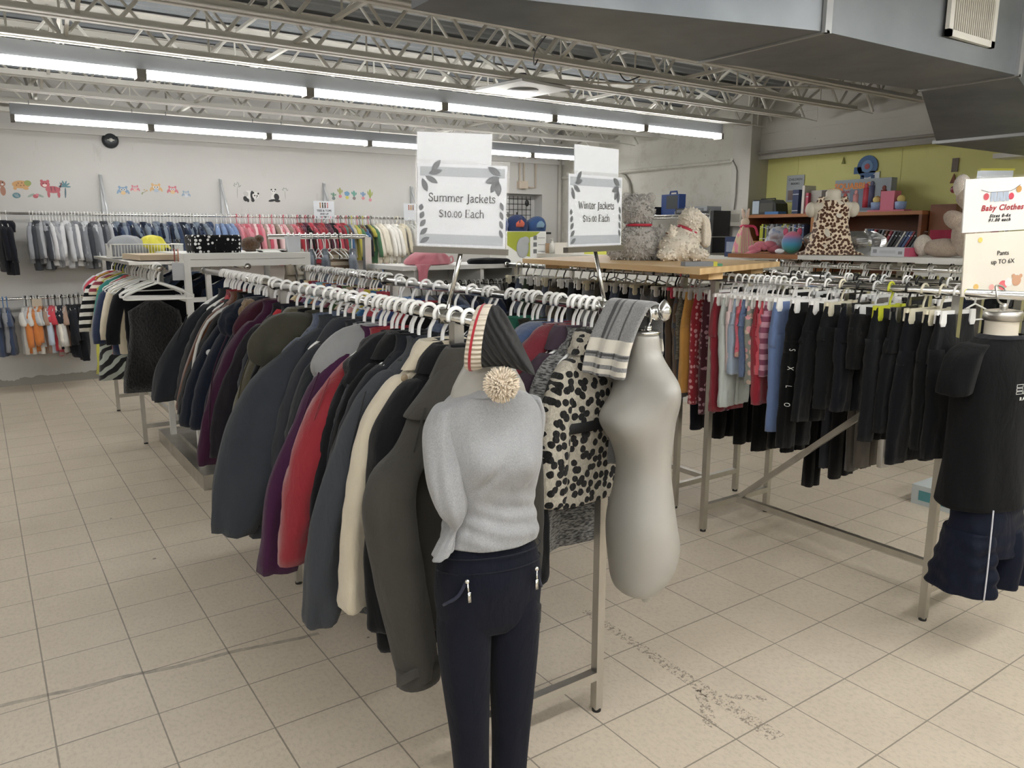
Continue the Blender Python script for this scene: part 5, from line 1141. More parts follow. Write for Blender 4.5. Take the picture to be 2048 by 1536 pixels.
t = thing('tablet_tray', 'open white tablet stand lying beside the polka dot bin', 'tray', (1.74, 5.5, 1.498)); b = MB(); b.box(-.10, .08, -.06, .06, .012, .02); b.build('tray', WHITEPAINT, t, False); b = MB(); b.bar((-.09, -.05, 0), (-.09, .05, .013), .012); b.bar((.07, -.05, 0), (.07, .05, .013), .012); b.build('foot', RUBBER, t, False)
t = thing('plush_toy', 'small brown furry toy on the white gondola', 'toy', (1.66, 5.75, 1.498)); b = MB(); b.ball((0, 0, .05), (.07, .05, .055), 18, seed=1, amp=.05); b.ball((.06, -.01, .09), (.035, .03, .03), 14, seed=2, amp=.05); b.build('body', fur('#6e5138', '#3b2a1c'), t)
t = thing('box_lid', 'flat beige cardboard lid on the aisle rack beside the wire basket', 'lid', (1.02, 5.72, 1.455), .05); b = MB(); b.box(-.16, .14, -.25, .3, 0, .035); b.build('lid', plain('#b9a890', .7, 0., .1), t, False)
t = thing('rack_shelf', 'chrome shelf across the top of the aisle rack', 'shelf', (1.0, 6.1, 1.428)); b = MB(); b.box(-.2, .5, -.65, 1.1, 0, .02); b.build('shelf', STEEL, t, False)
t = thing('wire_basket', 'white wire basket full of folded clothes on the aisle rack', 'basket', (1.05, 6.35, 1.45), .0)
b = MB()
for z in (.01, .10): b.tube([(-.24, -.16, z), (.24, -.16, z), (.24, .16, z), (-.24, .16, z)], .004, 5, closed=True)
for x in np.linspace(-.24, .24, 25):
    for y in (-.16, .16): b.tube([(x, y, .01), (x, y, .10)], .0022, 4, cap=False)
for y in np.linspace(-.16, .16, 14):
    for x in (-.24, .24): b.tube([(x, y, .01), (x, y, .10)], .0022, 4, cap=False)
b.build('wire', WHITEPAINT, t)
for nm, lab, c_, x, w, z in (('folded_sweater', 'grey folded garment heaped in the wire basket', '#85888c', -.10, .13, .10), ('folded_blanket', 'yellow folded garment heaped in the wire basket', '#c4bc3e', .07, .10, .10), ('folded_shirt', 'black printed garment folded low in the wire basket', '#26272b', .16, .07, .05)):
    b = MB(); b.soft([(x, 0, .0, w, .13), (x, 0, z*.6, w*1.02, .135), (x-.02, 0, z, w*.9, .12), (x-.02, 0, z+.045, w*.5, .08), (x-.02, 0, z+.055, w*.1, .02)], n=28, rows=14, seed=int(w*100), fold=.14, ex=2.6)
    tag(b.build(nm, cloth(c_), None, True, (1.05, 6.35, 1.462)), lab, 'folded clothes')
t = thing('brochure_holder', 'clear acrylic brochure holder standing at the end of the aisle rack', 'holder', (1.06, 5.32, 1.33)); b = MB(); b.box(-.035, .045, -.004, .004, 0, .26); b.build('stand', GLOSS, t, False); b = MB(); b.box(-.032, .042, -.007, -.005, .0, .11); b.build('card', plain('#b9bcc0', .5), t, False)
for x in (0.0, .022):
    b = MB(); b.tube([(x-.012, -.008, .12), (x-.010, -.008, .2)], .004, 6); b.build('drawn_figure', plain(('#a0524a', '#c9907a')[x > 0], .6), t)

# ---- chrome T-rack behind with denim tops
t = thing('clothes_rack', 'chrome T-bar rack with hanging denim tops behind the white gondola', 'clothes rack', (2.46, 5.5, 0))
b = MB(); b.tube([(-.75, 0, 1.605), (-.02, 0, 1.605), (0, 0, 1.60), (0, 0, 1.58)], .018, 12); b.build('rail', CHROME, t); b = MB(); b.bar((0, 0, 0), (0, 0, 1.6), .05); b.build('upright', STEEL, t, False); b = MB(); b.bar((-.3, 0, .02), (.3, 0, .02), .04); b.bar((0, -.3, .02), (0, .3, .02), .04); b.build('base', STEEL, t, False)
for k, (x, col, kind, desc, pat, c2) in enumerate(((-.52, '#c9c5ba', 'tee', 'cream folded shorts set', None, '#000000'), (-.44, '#5d6a78', 'top', 'blue grey denim shirt', 'denim', '#46525f'), (-.33, '#4f5c6b', 'top', 'dark denim shirt', 'denim', '#37424f'), (-.22, '#8a7460', 'dress', 'brown and cream striped tank top', 'stripe_h', '#c9bda8'), (-.12, '#6a7280', 'top', 'faded denim shirt near the post', 'denim', '#4d5663'), (-.6, '#a49a8a', 'tee', 'beige tee at the bar end', None, '#000000'))):
    garment('top', desc+' on the chrome T-bar rack', 'top', (2.46+x, 5.5, 1.605), (.15 if 'striped' in desc else PI/2-.4), col, kind, pat, c2, group='tops on the T-bar rack'); hanger(2.46+x, 5.5, 1.605, PI/2-.4, desc, hang_small('black' if 'striped' in desc else 'white'), 'slim')
for k in range(10): hanger(1.85+k*.045, 5.5, 1.605, PI/2+rng.uniform(-.3, .3), '', hang_small('white'), group='empty hangers on the T-bar rack', label='empty white hanger on the chrome T-bar rack')
t = thing('tag_box', 'white upright card box at the end of the gondola top', 'box', (1.87, 5.45, 1.498)); b = MB(); b.box(-.045, .045, -.03, .03, 0, .11); b.build('box', PAPER, t, False); b = MB(); b.box(-.048, .048, -.033, .033, .10, .112); b.build('lid', plain('#cfd2d6', .5), t, False)

# ---- white shelving with small clothes, middle of the room
t = thing('white_shelving', 'low white shelving with hanging space in the middle of the room', 'shelving', (3.0, 5.15, 0))
b = MB(); b.box(-.55, .52, -.26, .30, 1.37, 1.40); b.build('top', WHITEPAINT, t, False)
for x in (-.44, .12, .48): b = MB(); b.box(x, x+.03, -.22, .28, 0, 1.37); b.build('side_panel', WHITEPAINT, t, False)
b = MB(); b.box(-.44, .48, .26, .28, 0, 1.37); b.build('back_panel', WHITEPAINT, t, False)
b = MB(); b.tube([(-.52, -.22, 1.26), (.5, -.22, 1.26)], .012, 10); b.build('rail', CHROME, t)
for k in range(24):
    x = 2.54+k*.040; col, cn = [('#1d2333','navy'),('#22252b','black'),('#3a4a66','denim'),('#7a8496','grey blue'),('#4a4a4c','grey'),('#26304a','indigo')][k % 6]
    q = '%s small %s garment from the left under the white shelving top' % (nth(k), cn)
    garment('top', q, 'top', (x, 4.93, 1.26), PI/2+rng.uniform(-.3, .1), col, 'tee', group='small clothes under the white shelving', s=.85)
    hanger(x, 4.93, 1.26, PI/2+rng.uniform(-.2, .1), '%s small garment under the white shelving' % nth(k), hang_small(('black', 'white', 'black', 'clear', 'white')[k % 5]), 'little')
t = thing('blanket', 'pink blanket draped in a heap on the white shelving', 'blanket', (2.75, 5.08, 1.40), .1)
b = MB(); b.soft([(0, 0, 0, .17, .14), (0, 0, .03, .175, .14), (.01, 0, .07, .14, .11), (.03, .01, .10, .08, .07), (.04, .01, .112, .02, .02)], n=40, rows=16, seed=7, fold=.16, ex=2.2); b.build('heap', cloth('#cf7f8c'), t, subd=1)
b = MB(); b.soft([(-.14, -.16, .01, .06, .05), (-.17, -.20, -.03, .04, .018), (-.18, -.205, -.14, .03, .012)], n=20, rows=10, seed=8, fold=.12); b.build('corner', cloth('#cf7f8c'), t)
b = MB(); b.tube([(.15, -.02, .01), (.20, -.03, .06), (.22, -.02, .02), (.17, -.02, .005)], .007, 6, smooth=14); b.build('handle', cloth('#d69aa2'), t)
t = thing('folded_shirt', 'black folded garment lying on the right of the white shelving', 'folded clothes', (3.25, 5.02, 1.40), -.1); b = MB(); b.soft([(0, 0, 0, .17, .09), (0, 0, .02, .175, .09), (0, 0, .04, .14, .07), (0, 0, .045, .02, .02)], n=26, rows=8, seed=3, fold=.1); b.build('stack', cloth('#15161a'), t)
# coloured hangers run behind
b = MB()
t = thing('clothes_rack', 'chrome rack with colourful child hangers in front of the cream tops', 'clothes rack', (3.55, 6.6, 0)); b.tube([(-.55, 0, 1.33), (.35, 0, 1.33)], .014, 10); b.build('rail', CHROME, t)
for x in (-.5, .3): b = MB(); b.bar((x, 0, 0), (x, 0, 1.33), .03); b.build('leg', STEEL, t, False)
for k in range(22):
    x = 3.03+k*.038; hc = ('white', 'white', 'blue', 'pink', 'white', 'yellow', 'white', 'clear')[k % 8]; col, cn = (BLUES+PINKS+MULTI)[(k*7) % 23]
    garment('top', '%s %s child top on the rack of colourful hangers' % (nth(k), cn), 'top', (x, 6.6, 1.33), PI/2-.2, col, 'tee', group='tops on the colourful hanger rack'); hanger(x, 6.6, 1.33, PI/2-.2, '%s child top of the colourful hanger rack' % nth(k), hang_small(hc), hc)
# ================================================================== right-hand background
PZ = 1.47
WOODL = (lambda N: N.out(N.mix(N.wave(3.2, 5., 'X', N.mapping((1, .12, 1)), 2.), '#d9bb8c', '#cba878'), .5))(NT('pale_plank'))
WOODB = (lambda N: N.out(N.mix(N.wave(2.2, 6., 'Z', N.mapping((1, .2, .35)), 2.), '#7a4b2f', '#633a24'), .5))(NT('brown_veneer'))
WOODE = (lambda N: N.out(N.mix(N.wave(2.2, 6., 'Z', N.mapping((1, .2, .35)), 2.), '#a9744a', '#955f38'), .5))(NT('brown_edge_band'))
C0, C1, C2 = atZ(1400, 537, PZ), atZ(1045, 517, PZ), atZ(1560, 523, PZ); C3 = C1+(C2-C0)
b = MB(); b.prism([tuple(p) for p in (C0, C2, C3, C1)], (0, 0, -.028)); tag(b.build('wooden_plank', WOODL, None, False), 'bare pine plank laid across the grey trouser rails', 'plank')
for k, (u, v) in enumerate(((.22, .06), (.22, .90), (.8, .08))):
    p = C0+(C2-C0)*u+(C1-C0)*v; b = MB(); b.box(-.05, .05, -.06, .06, 0, .034); tag(b.build('wood_block', WOODL, None, False, (p.x, p.y, PZ-.062)), '%s pine block propping up the plank' % ('front', 'rear', 'right')[k], 'block')
# grey bear seen from behind
GF = fur('#d6d2cc', '#a5a19b'); WF = fur('#fff6e6', '#efe4d0'); CF = fur('#efe6d8', '#d6cabb')
p = atZ(1290, 521, PZ); d = (_fw @ (np.array(p)-_eye))/F_PX
t = thing('teddy_bear', 'grey curly teddy bear with a red ribbon sitting on the plank', 'toy', (p.x, p.y+.06, PZ), -.6)
def tufts(b, balls, n, L, r, seed):
    R = random.Random(seed)
    for c, rad, k in balls:
        for i in range(int(n*k)):
            e = Vector((R.gauss(0, 1), R.gauss(0, 1), R.gauss(0, 1))).normalized(); q = Vector(c)+Vector((e[0]*rad[0], e[1]*rad[1], e[2]*rad[2]))*.97
            f_ = (e+Vector((R.uniform(-.7, .7), R.uniform(-.7, .7), R.uniform(-.9, .2)))).normalized()
            b.tube([q, q+e*L*.5+f_*L*.2, q+e*L*.6+f_*L*.7], [r, r*.8, r*.2], 4, cap=False)
bl = [((0, 0, .105), (.118, .095, .11), 1.2), ((-.01, 0, .285), (.095, .085, .092), 1.), ((-.12, -.02, .13), (.035, .04, .07), .3), ((.12, -.02, .13), (.035, .04, .07), .3), ((-.11, .06, .04), (.055, .08, .045), .3), ((.11, .06, .04), (.055, .08, .045), .3)]
b = MB()
for c, r, k in bl: b.ball(c, r, 22, seed=3, amp=.03)
tufts(b, bl, 420, .013, .006, 1); b.build('body', GF, t)
b = MB(); b.ball((-.075, .01, .36), (.03, .02, .03), 12); b.ball((.065, .01, .36), (.03, .02, .03), 12); b.build('ear', GF, t)
b = MB(); b.tube([(.070*math.cos(a), .068*math.sin(a), .203) for a in np.linspace(0, 2*PI, 24, endpoint=False)], .0085, 6, closed=True); b.build('ribbon', plain('#b0283c', .5), t)
p = atZ(1384, 522, PZ)
t = thing('plush_dog', 'cream long haired plush dog with a red collar seen from behind on the plank', 'toy', (p.x, p.y+.08, PZ), -.5)
bl = [((-.02, 0, .075), (.115, .11, .085), 1.1), ((.03, .03, .13), (.09, .08, .075), .8), ((.055, .03, .225), (.068, .075, .075), .8), ((-.11, -.07, .035), (.05, .055, .035), .3), ((.07, -.08, .035), (.055, .055, .035), .3), ((-.075, -.04, .155), (.022, .022, .045), .15)]
b = MB()
for c, r, k in bl: b.ball(c, r, 22, seed=4, amp=.02)
tufts(b, bl, 260, .009, .008, 2); b.build('body', WF, t)
b = MB(); b.soft([(.105, .02, .265, .02, .03), (.125, .01, .24, .022, .042), (.138, 0, .16, .026, .046), (.138, 0, .09, .022, .036), (.138, 0, .075, .008, .012)], n=16, rows=14, seed=3, fold=.1); b.build('ear', WF, t)
b = MB(); b.tube([(.045+.062*math.cos(a), .03+.062*math.sin(a), .168-.03*math.cos(a)) for a in np.linspace(0, 2*PI, 24, endpoint=False)], .009, 6, closed=True); b.build('collar', plain('#b8384a', .5), t)
p = atZ(1412, 533, PZ); t = thing('tissue_packet', 'small grey and yellow carton lying on the plank edge', 'carton', (p.x, p.y+.05, PZ), -.45)
b = MB(); b.box(-.075, .065, -.03, .03, 0, .022); b.build('carton', plain('#70747a', .5), t, False); b = MB(); b.box(.065, .085, -.0302, .0302, 0, .0222); b.build('band', plain('#b9b43a', .5), t, False); b = MB(); b.box(.085, .115, -.02, .02, 0, .012); b.build('pen', plain('#3f7f5f', .4), t, False)

# long white shelf over the white hangers, and what stands on it
SX0, SX1 = 4.86, 5.62; SZ = 1.475
t = thing('long_shelf', 'long white and wood shelf board above the row of white hangers', 'shelf', (5.24, 3.15, 0))
L = t.location
b = MB(); b.box(SX0-L.x, SX1-L.x, 2.2-L.y, 3.42-L.y, SZ-.03, SZ); b.build('white_board', WHITEPAINT, t, False)
b = MB(); b.box(SX0-L.x, SX1-L.x, 3.42-L.y, 4.05-L.y, SZ-.03, SZ); b.box(SX0-L.x, SX1-L.x, 1.9-L.y, 2.2-L.y, SZ-.03, SZ); b.build('wood_board', WOODE, t, False)
for y in (2.0, 3.0, 3.95): b = MB(); b.bar((.25, y-L.y, 0), (.25, y-L.y, SZ-.03), .04); b.build('leg', WHITEPAINT, t, False)
def onshelf(px, X=5.12): q = atX(px, 512, X); return (q.x, q.y, SZ)
t = thing('child_dress_form', 'cream child torso form wearing a leopard print dress on the long shelf', 'mannequin', onshelf(1657), -.95)
b = MB(); b.soft([(0, 0, .46, .040, .040), (0, 0, .452, .052, .050), (0, 0, .425, .050, .048), (0, 0, .40, .058, .052), (0, 0, .375, .12, .06), (0, 0, .34, .165, .066), (0, 0, .30, .13, .07), (0, 0, .20, .11, .075), (0, 0, .10, .12, .08), (0, 0, .01, .12, .08)], n=28, rows=24, fold=0, ex=2.2); b.build('torso', IVORY, t)
for s in (-1, 1): b = MB(); b.ball((s*.14, 0, .322), (.042, .05, .055), 16); b.build('shoulder_stump', IVORY, t)
b = MB(); b.lathe([(.036, .458), (.036, .464), (.030, .466)], 20); b.build('wood_cap', WOODL, t)
t = thing('child_dress', 'leopard print sleeveless child dress on the cream torso form', 'dress', onshelf(1657), -.95)
LEO = cloth('#ead9c0', 'leopard', '#54331f', sc=1.9)
b = MB(); b.soft([(0, 0, .385, .092, .066), (0, 0, .33, .122, .078), (0, 0, .24, .116, .082), (0, 0, .18, .120, .088), (0, 0, .165, .128, .094), (0, 0, .09, .145, .105), (0, 0, .035, .165, .12), (0, 0, .018, .20, .14), (0, 0, .003, .225, .155)], n=44, rows=28, seed=3, fold=.10, ex=2.2, cap0=False); b.build('bodice', LEO, t)
for s in (-1, 1): b = MB(); b.soft([(s*.075, 0, .41, .022, .05), (s*.085, 0, .37, .028, .062)], n=14, rows=4, fold=.03); b.build('strap', LEO, t)
t = thing('foil_cushion', 'crinkled silver foil cushion behind the leopard dress', 'cushion', (onshelf(1675)[0]+.22, onshelf(1665)[1]+.05, SZ), -.9)
b = MB(); b.soft([(0, 0, 0, .22, .07), (0, 0, .06, .27, .10), (0, 0, .12, .28, .09), (0, 0, .17, .20, .03)], n=30, rows=14, seed=8, fold=.35, ex=3); b.build('cushion', plain('#c4c5c6', .22, .85), t, False)
t = thing('plush_ball', 'round plush owl in pink blue and green on the long shelf', 'toy', onshelf(1582), -.9)
GR = NT('rainbow_plush'); GR = GR.out(GR.ramp(GR.math('MULTIPLY_ADD', GR.xyz()[2], 5.5, .0), [(.1, '#3f9a78'), (.4, '#4a9fc4'), (.62, '#7a86bb'), (.8, '#cf6f8c')]), .9, Sheen_Weight=.5)
b = MB(); b.ball((0, 0, .085), (.075, .07, .085), 22); b.build('body', GR, t)
for s in (-1, 1): b = MB(); b.ball((s*.05, 0, .165), (.018, .015, .03), 10); b.build('ear', plain('#c45a78', .8), t)
b = MB(); b.ball((-.085, -.02, .02), (.035, .03, .02), 12); b.build('foot', plain('#e4e8ee', .9), t)
t = thing('plush_cat', 'grey tie dye plush cat behind the pink bow', 'toy', (onshelf(1553, 5.35)[0], onshelf(1553, 5.35)[1], SZ), -.9)
TD = NT('tie_dye_plush'); TD = TD.out(TD.ramp(TD.noise(16, 3), [(.35, '#7f8fb5'), (.5, '#c4c8cf'), (.65, '#a9a3a8')]), .95, Sheen_Weight=.4)
b = MB(); b.ball((0, 0, .08), (.10, .08, .085), 20); b.ball((0, -.03, .15), (.075, .065, .06), 18); b.build('body', TD, t)
for s in (-1, 1): b = MB(); b.lathe([(.022, .19), (.012, .215), (.002, .23)], 10, (s*.05, -.02, 0)); b.build('ear', TD, t)
t = thing('fabric_bow', 'pink fabric bow lying on the long shelf', 'bow', onshelf(1528), -.9)
PB = cloth('#d07a8a')
b = MB()
for s, x, z in ((1, -.07, .035), (-1, .07, .035), (1, -.03, .06), (-1, .035, .065)): b.ball((x, 0, z), (.055, .04, .032), 16, seed=int(x*100)+9, amp=.06)
b.build('loop', PB, t); b = MB(); b.ball((0, -.02, .045), (.02, .03, .025), 12); b.build('knot', PB, t); b = MB(); b.soft([(-.06, -.02, .03, .03, .02), (-.11, -.03, .0, .045, .03)], n=10, rows=5, fold=.1); b.build('tail', PB, t)
t = thing('rabbit_doll', 'tall cloth rabbit doll with pink ribbon at the end of the counter', 'doll', (atX(1487, 505, 6.0).x, atX(1487, 505, 6.0).y, 1.45), -.9)
b = MB(); b.soft([(0, 0, 0, .11, .07), (0, 0, .10, .085, .06), (0, 0, .22, .045, .035), (0, 0, .25, .03, .028)], n=24, rows=14, seed=4, fold=.2); b.build('skirt', cloth('#cdbb9a', 'stripe_v', '#d98a9c', 1.6), t)
b = MB(); b.ball((0, 0, .285), (.04, .036, .042), 16); b.build('head', cloth('#d9c9b4'), t)
for s in (-1, 1): b = MB(); b.soft([(s*.012, 0, .31, .012, .01), (s*.02, 0, .36, .016, .01), (s*.03, 0, .41, .008, .006)], n=10, rows=6, fold=0); b.build('ear', cloth('#d9c0b0'), t)
b = MB(); b.tube([(.02*math.cos(a)*1.8, .034*math.sin(a), .248) for a in np.linspace(0, 2*PI, 16, endpoint=False)], .014, 6, closed=True); b.tube([(.03, -.02, .25), (.09, -.03, .24), (.12, -.03, .16)], .012, 6, smooth=8); b.build('ribbon', plain('#c93a60', .6), t)
t = thing('boxed_book', 'white boxed set lying on the long shelf in front of the books', 'box', (onshelf(1790)[0]+.02, onshelf(1780)[1], SZ), -PI/2-.1)
b = MB(); b.box(-.125, .125, -.05, .05, 0, .06); b.build('box', PAPER, t, False)
b = MB(); b.box(.125, .16, -.05, .05, 0, .058); b.build('coloured_end', plain('#b8506a', .5), t, False)
b = MB()
for z in (.035, .028, .021): b.box(-.06, .06, -.0505, -.0500, z, z+.002)
b.box(.08, .11, -.0505, -.05, .014, .034); b.box(-.11, -.08, -.0505, -.05, .02, .045); b.build('print', plain('#8d8f92', .6), t, False)
# big plush dog partly behind the baby clothes sign
q = onshelf(1888); t = thing('plush_puppy', 'large beige plush dog lying behind the Baby Clothes sign', 'toy', (q[0]+.02, q[1], SZ), -PI/2-.2)
bl = [((-.02, 0, .07), (.14, .07, .07), .7), ((-.14, -.01, .075), (.05, .05, .065), .4), ((.12, .02, .14), (.10, .10, .14), .6)]
b = MB(); b.ball((-.02, 0, .06), (.16, .065, .06), 20, seed=1, amp=.02); b.ball((.14, .02, .15), (.11, .10, .15), 22, seed=2, amp=.02); b.ball((.14, .0, .38), (.09, .09, .09), 20, seed=3, amp=.02); b.ball((.07, -.03, .23), (.09, .05, .055), 18, seed=4, amp=.02, M=Matrix.Rotation(.5, 3, 'Y')); b.build('body', fur('#d2bfab', '#b09c88'), t)
b = MB(); b.ball((-.165, -.01, .075), (.055, .055, .07), 18, seed=1, amp=.02); b.build('paw', CF, t)
b = MB(); b.ball((.10, -.05, .44), (.05, .05, .07), 14, seed=5, amp=.02); b.build('face', CF, t)
b = MB(); b.ball((.06, -.07, .42), (.022, .012, .022), 12); b.build('eye', plain('#7a2a30', .4), t)

# bookcase on the lime wall
BY0, BY1, BX, BT = 3.90, 5.93, 7.42, 1.845
t = thing('bookcase', 'brown wooden bookcase with open shelves against the lime wall', 'bookcase', (7.65, 4.92, 0)); L = t.location
def BB(b, x0, x1, y0, y1, z0, z1): b.box(x0-L.x, x1-L.x, y0-L.y, y1-L.y, z0, z1)
b = MB(); BB(b, BX, 7.88, BY0, BY1, BT-.035, BT); b.build('top_board', WOODE, t, False)
b = MB(); BB(b, BX, 7.88, BY0, BY1, 1.40, 1.43); BB(b, BX+.02, 7.88, 5.1, BY1, 1.53, 1.55); BB(b, BX, 7.88, BY0, BY1, .9, .93); BB(b, BX, 7.88, BY0, BY1, .1, .13); b.build('shelf_board', WOODE, t, False)
for y in (BY0, 5.06, BY1-.03): b = MB(); BB(b, BX, 7.88, y, y+.03, 0, BT-.035); b.build('side_board', WOODE if y == 5.06 else WOODB, t, False)
b = MB(); BB(b, 7.86, 7.88, BY0, BY1, .1, BT-.035); b.build('back_board', WOODB, t, False)
b = MB(); b.box(-.1, .13, -.12, .12, 0, 1.90); tag(b.build('side_cabinet', WOODB, None, False, (7.62, 3.76, 0)), 'dark brown wooden cabinet side right of the bookcase', 'cabinet')
BKC = [('#b5b93a','lime'),('#1f2023','black'),('#c9c9c2','white'),('#3a4a6a','blue'),('#7a7f86','grey'),('#2b2d31','charcoal'),('#8a2a3a','red'),('#4a5f8a','steel blue'),('#6a4a3a','brown')]
def book(label, x, y, z, th, h, d, col, tilt=0., cat='book', group=None):
    b = MB(); b.box(0, d, -th/2, th/2, 0, h, 0); b.box(.004, d-.001, -th/2+.002, th/2-.002, h-.0015, h+.0008, 1)
    for zz in (.12, .8): b.box(-.0004, 0, -th/2, th/2, h*zz, h*zz+.008, 1)
    o = b.build('book', [plain(col, .5), PAPER], None, False, (x, y, z)); o.rotation_euler = (tilt, 0, 0); return tag(o, label, cat, group)
y = 5.80
for k in range(24):
    col, cn = BKC[(0, 0, 1, 0, 4, 5, 2, 7, 1, 4, 5, 3)[k % 12]]; th = .016+.006*(k % 3); y -= th+.002
    if y < 5.12: break
    book('%s %s book from the left in the left bay of the bookcase' % (nth(k), cn), 7.48, y, 1.55, th, .17+.02*(k*7 % 4)/3, .15, col, group='books in the left bay')
y = 4.62
for k in range(22):
    col, cn = BKC[(6, 4, 1, 5, 2, 3, 7, 6, 1, 4, 8)[k % 11]]; th = .014+.005*(k % 3); y -= th+.012 if k > 6 else th+.003
    if y < 3.98: break
    book('%s %s slim book from the left in the right bay of the bookcase' % (nth(k), cn), 7.46, y-.0, 1.43, th, .25 if k > 3 else .22, .16, col, .0 if k < 4 else .15+.04*min(k-4, 9), group='slim books in the right bay')
def topX(px, X=7.55): q = atX(px, 432, X); return q.y
t = thing('portable_radio', 'black and silver portable radio on the left of the bookcase top', 'radio', (7.58, topX(1534), BT), -.05)
b = MB(); b.prism([(-.1, .16, 0), (-.1, -.19, 0), (-.1, -.17, .12), (-.1, -.11, .165), (-.1, .14, .17), (-.1, .16, .15)], (.2, 0, 0)); b.build('case', plain('#26282b', .35, .1), t, False)
b = MB(); b.box(-.104, -.10, .06, .155, .01, .155); b.build('speaker_face', plain('#a9b7c4', .4), t, False)
b = MB(); b.box(-.103, -.10, -.14, .05, .03, .13); b.build('front_panel', plain('#4a4a44', .3, .3), t, False)
b = MB(); b.tube([(0, .12, .165), (0, .12, .18), (0, -.08, .18), (0, -.08, .165)], .008, 6); b.build('handle', BLACKP, t)
b = MB(); b.box(-.08, .06, -.09, .09, 0, .03); tag(b.build('case', plain('#3f6fa8', .5), None, False, (7.5, topX(1557), BT)), 'flat blue case lying beside the radio on the bookcase', 'case')
book('thick navy book standing upright on the bookcase top', 7.50, topX(1594), BT, .075, .26, .18, '#24345a')
book('white spined book beside the thick navy book', 7.50, topX(1609), BT, .03, .30, .2, '#d9d6d0'); book('pink spined book next to the white spined book', 7.50, topX(1617), BT, .03, .22, .2, '#b8465f')
t = thing('boxed_set', 'silver boxed set half hidden behind the leopard dress form', 'box', (7.6, topX(1638), BT)); b = MB(); b.box(-.06, .1, -.10, .11, 0, .245); b.build('box', plain('#a9a59e', .45), t, False); b = MB(); b.box(-.062, -.06, -.10, -.02, .0, .24); b.build('spine_panel', plain('#4a4038', .5), t, False)
t = thing('board_game', 'large board game box with orange title and drawn children', 'game box', (7.66, topX(1710), BT), 0)
b = MB(); b.box(-.04, .06, -.32, .30, 0, .34); b.build('box', plain('#8f9aa3', .5), t, False)
b = MB(); b.box(-.043, -.04, -.14, .12, .02, .24); b.box(-.043, -.04, -.31, -.20, .04, .12); b.build('picture', plain('#6f7f95', .5, 0., .3), t, False)
for k, (y_, z_, h_, c_) in enumerate(((-.06, .05, .20, '#b8404f'), (-.12, .05, .22, '#4a4a6a'), (.05, .05, .14, '#c98a8a'), (.17, .10, .06, '#b5524a'), (-.25, .12, .10, '#7a3a30'))):
    b = MB(); b.box(-.046, -.043, y_-.03, y_+.03, z_, z_+h_); b.ball((-.044, y_, z_+h_+.02), (.004, .022, .024), 10); b.build('drawn_child', plain(c_, .6), t)
text('SQUABBLE', .085, plain('#d9822e', .5), t, (-.0425, .10, .27), (PI/2, 0, -PI/2), bold=.003); text('BEARS IN TOY', .035, plain('#a02a3a', .5), t, (-.0425, .10, .215), (PI/2, 0, -PI/2), bold=.001)
t = thing('castle_bookend', 'pink castle bookend with blue teacup figures on the bookcase', 'bookend', (7.55, topX(1777), BT))
b = MB(); b.box(-.07, .07, -.19, .19, 0, .018); b.build('base', plain('#c46a80', .5), t, False); b = MB(); b.box(-.05, .07, -.07, .07, .018, .20); b.build('wall', plain('#cf7088', .5), t, False)
for s in (-1, 1):
    b = MB(); b.lathe([(.03, .018), (.048, .03), (.055, .09), (.05, .095)], 18, (-.02, s*.125, 0)); b.build('teacup', plain('#8fa6cf', .4), t); b = MB(); b.ball((-.02, s*.125, .12), .038, 12); b.build('flower', plain('#d9c27a', .6), t)
def wall_poster(y, z, w, h, col, label, name='poster', cat='sign'):
    t = thing(name, label, cat, (XW+.155, y, z)); b = MB(); b.box(-.006, -.0, -w/2, w/2, -h/2, h/2); b.build('sheet', plain(col, .4), t, False); return t
q = atX(1590, 377, XW+.15); t = wall_poster(q.y, q.z, .23, .30, '#aab2b8', 'silver notice sheet taped to the lime wall above the bookcase')
text('CHILDREN', .038, INK, t, (-.0075, 0, .10), (PI/2, 0, -PI/2)); text('BOOKS', .034, INK, t, (-.0075, 0, .055), (PI/2, 0, -PI/2))
b = MB(); b.box(-.0075, -.006, -.09, .09, -.13, -.02); b.build('picture', plain('#8a7a78', .6, 0., .3), t, False)
q = atX(1740, 352, XW+.15); t = wall_poster(q.y, q.z, .21, .09, '#c9d2da', 'clear bag of silver paper pinned under the blue elephant', 'plastic_bag', 'bag'); b = MB(); b.box(-.008, -.006, -.10, .10, .035, .05); b.build('yellow_edge', plain('#c9c05a', .5), t, False)
q = atX(1735, 333, XW+.15); t = thing('elephant_cutout', 'round blue elephant cutout stuck high on the lime wall', 'wall sticker', (XW+.155, q.y, q.z))
b = MB(); b.M = Matrix.Rotation(-PI/2, 4, 'Y'); b.lathe([(.115, 0), (.115, .008)], 26, sy=1.0); b.M = Matrix.Identity(4); b.box(-.008, 0, .06, .15, -.07, .0); b.build('body', plain('#4a6fa0', .6, 0., .2), t, False)
for y_ in (-.07, .05): b = MB(); b.box(-.008, 0, y_-.02, y_+.02, -.15, -.09); b.build('leg', plain('#2f4f7a', .6), t, False)
b = MB(); b.M = Matrix.Translation((-.008, 0, 0)) @ Matrix.Rotation(-PI/2, 4, 'Y'); b.lathe([(.065, 0), (.065, .003)], 22); b.build('ear', plain('#6f94c0', .6), t, False); b = MB(); b.M = Matrix.Translation((-.011, 0, 0)) @ Matrix.Rotation(-PI/2, 4, 'Y'); b.lathe([(.03, 0), (.03, .002)], 18); b.build('patch', plain('#b0525a', .6), t, False)
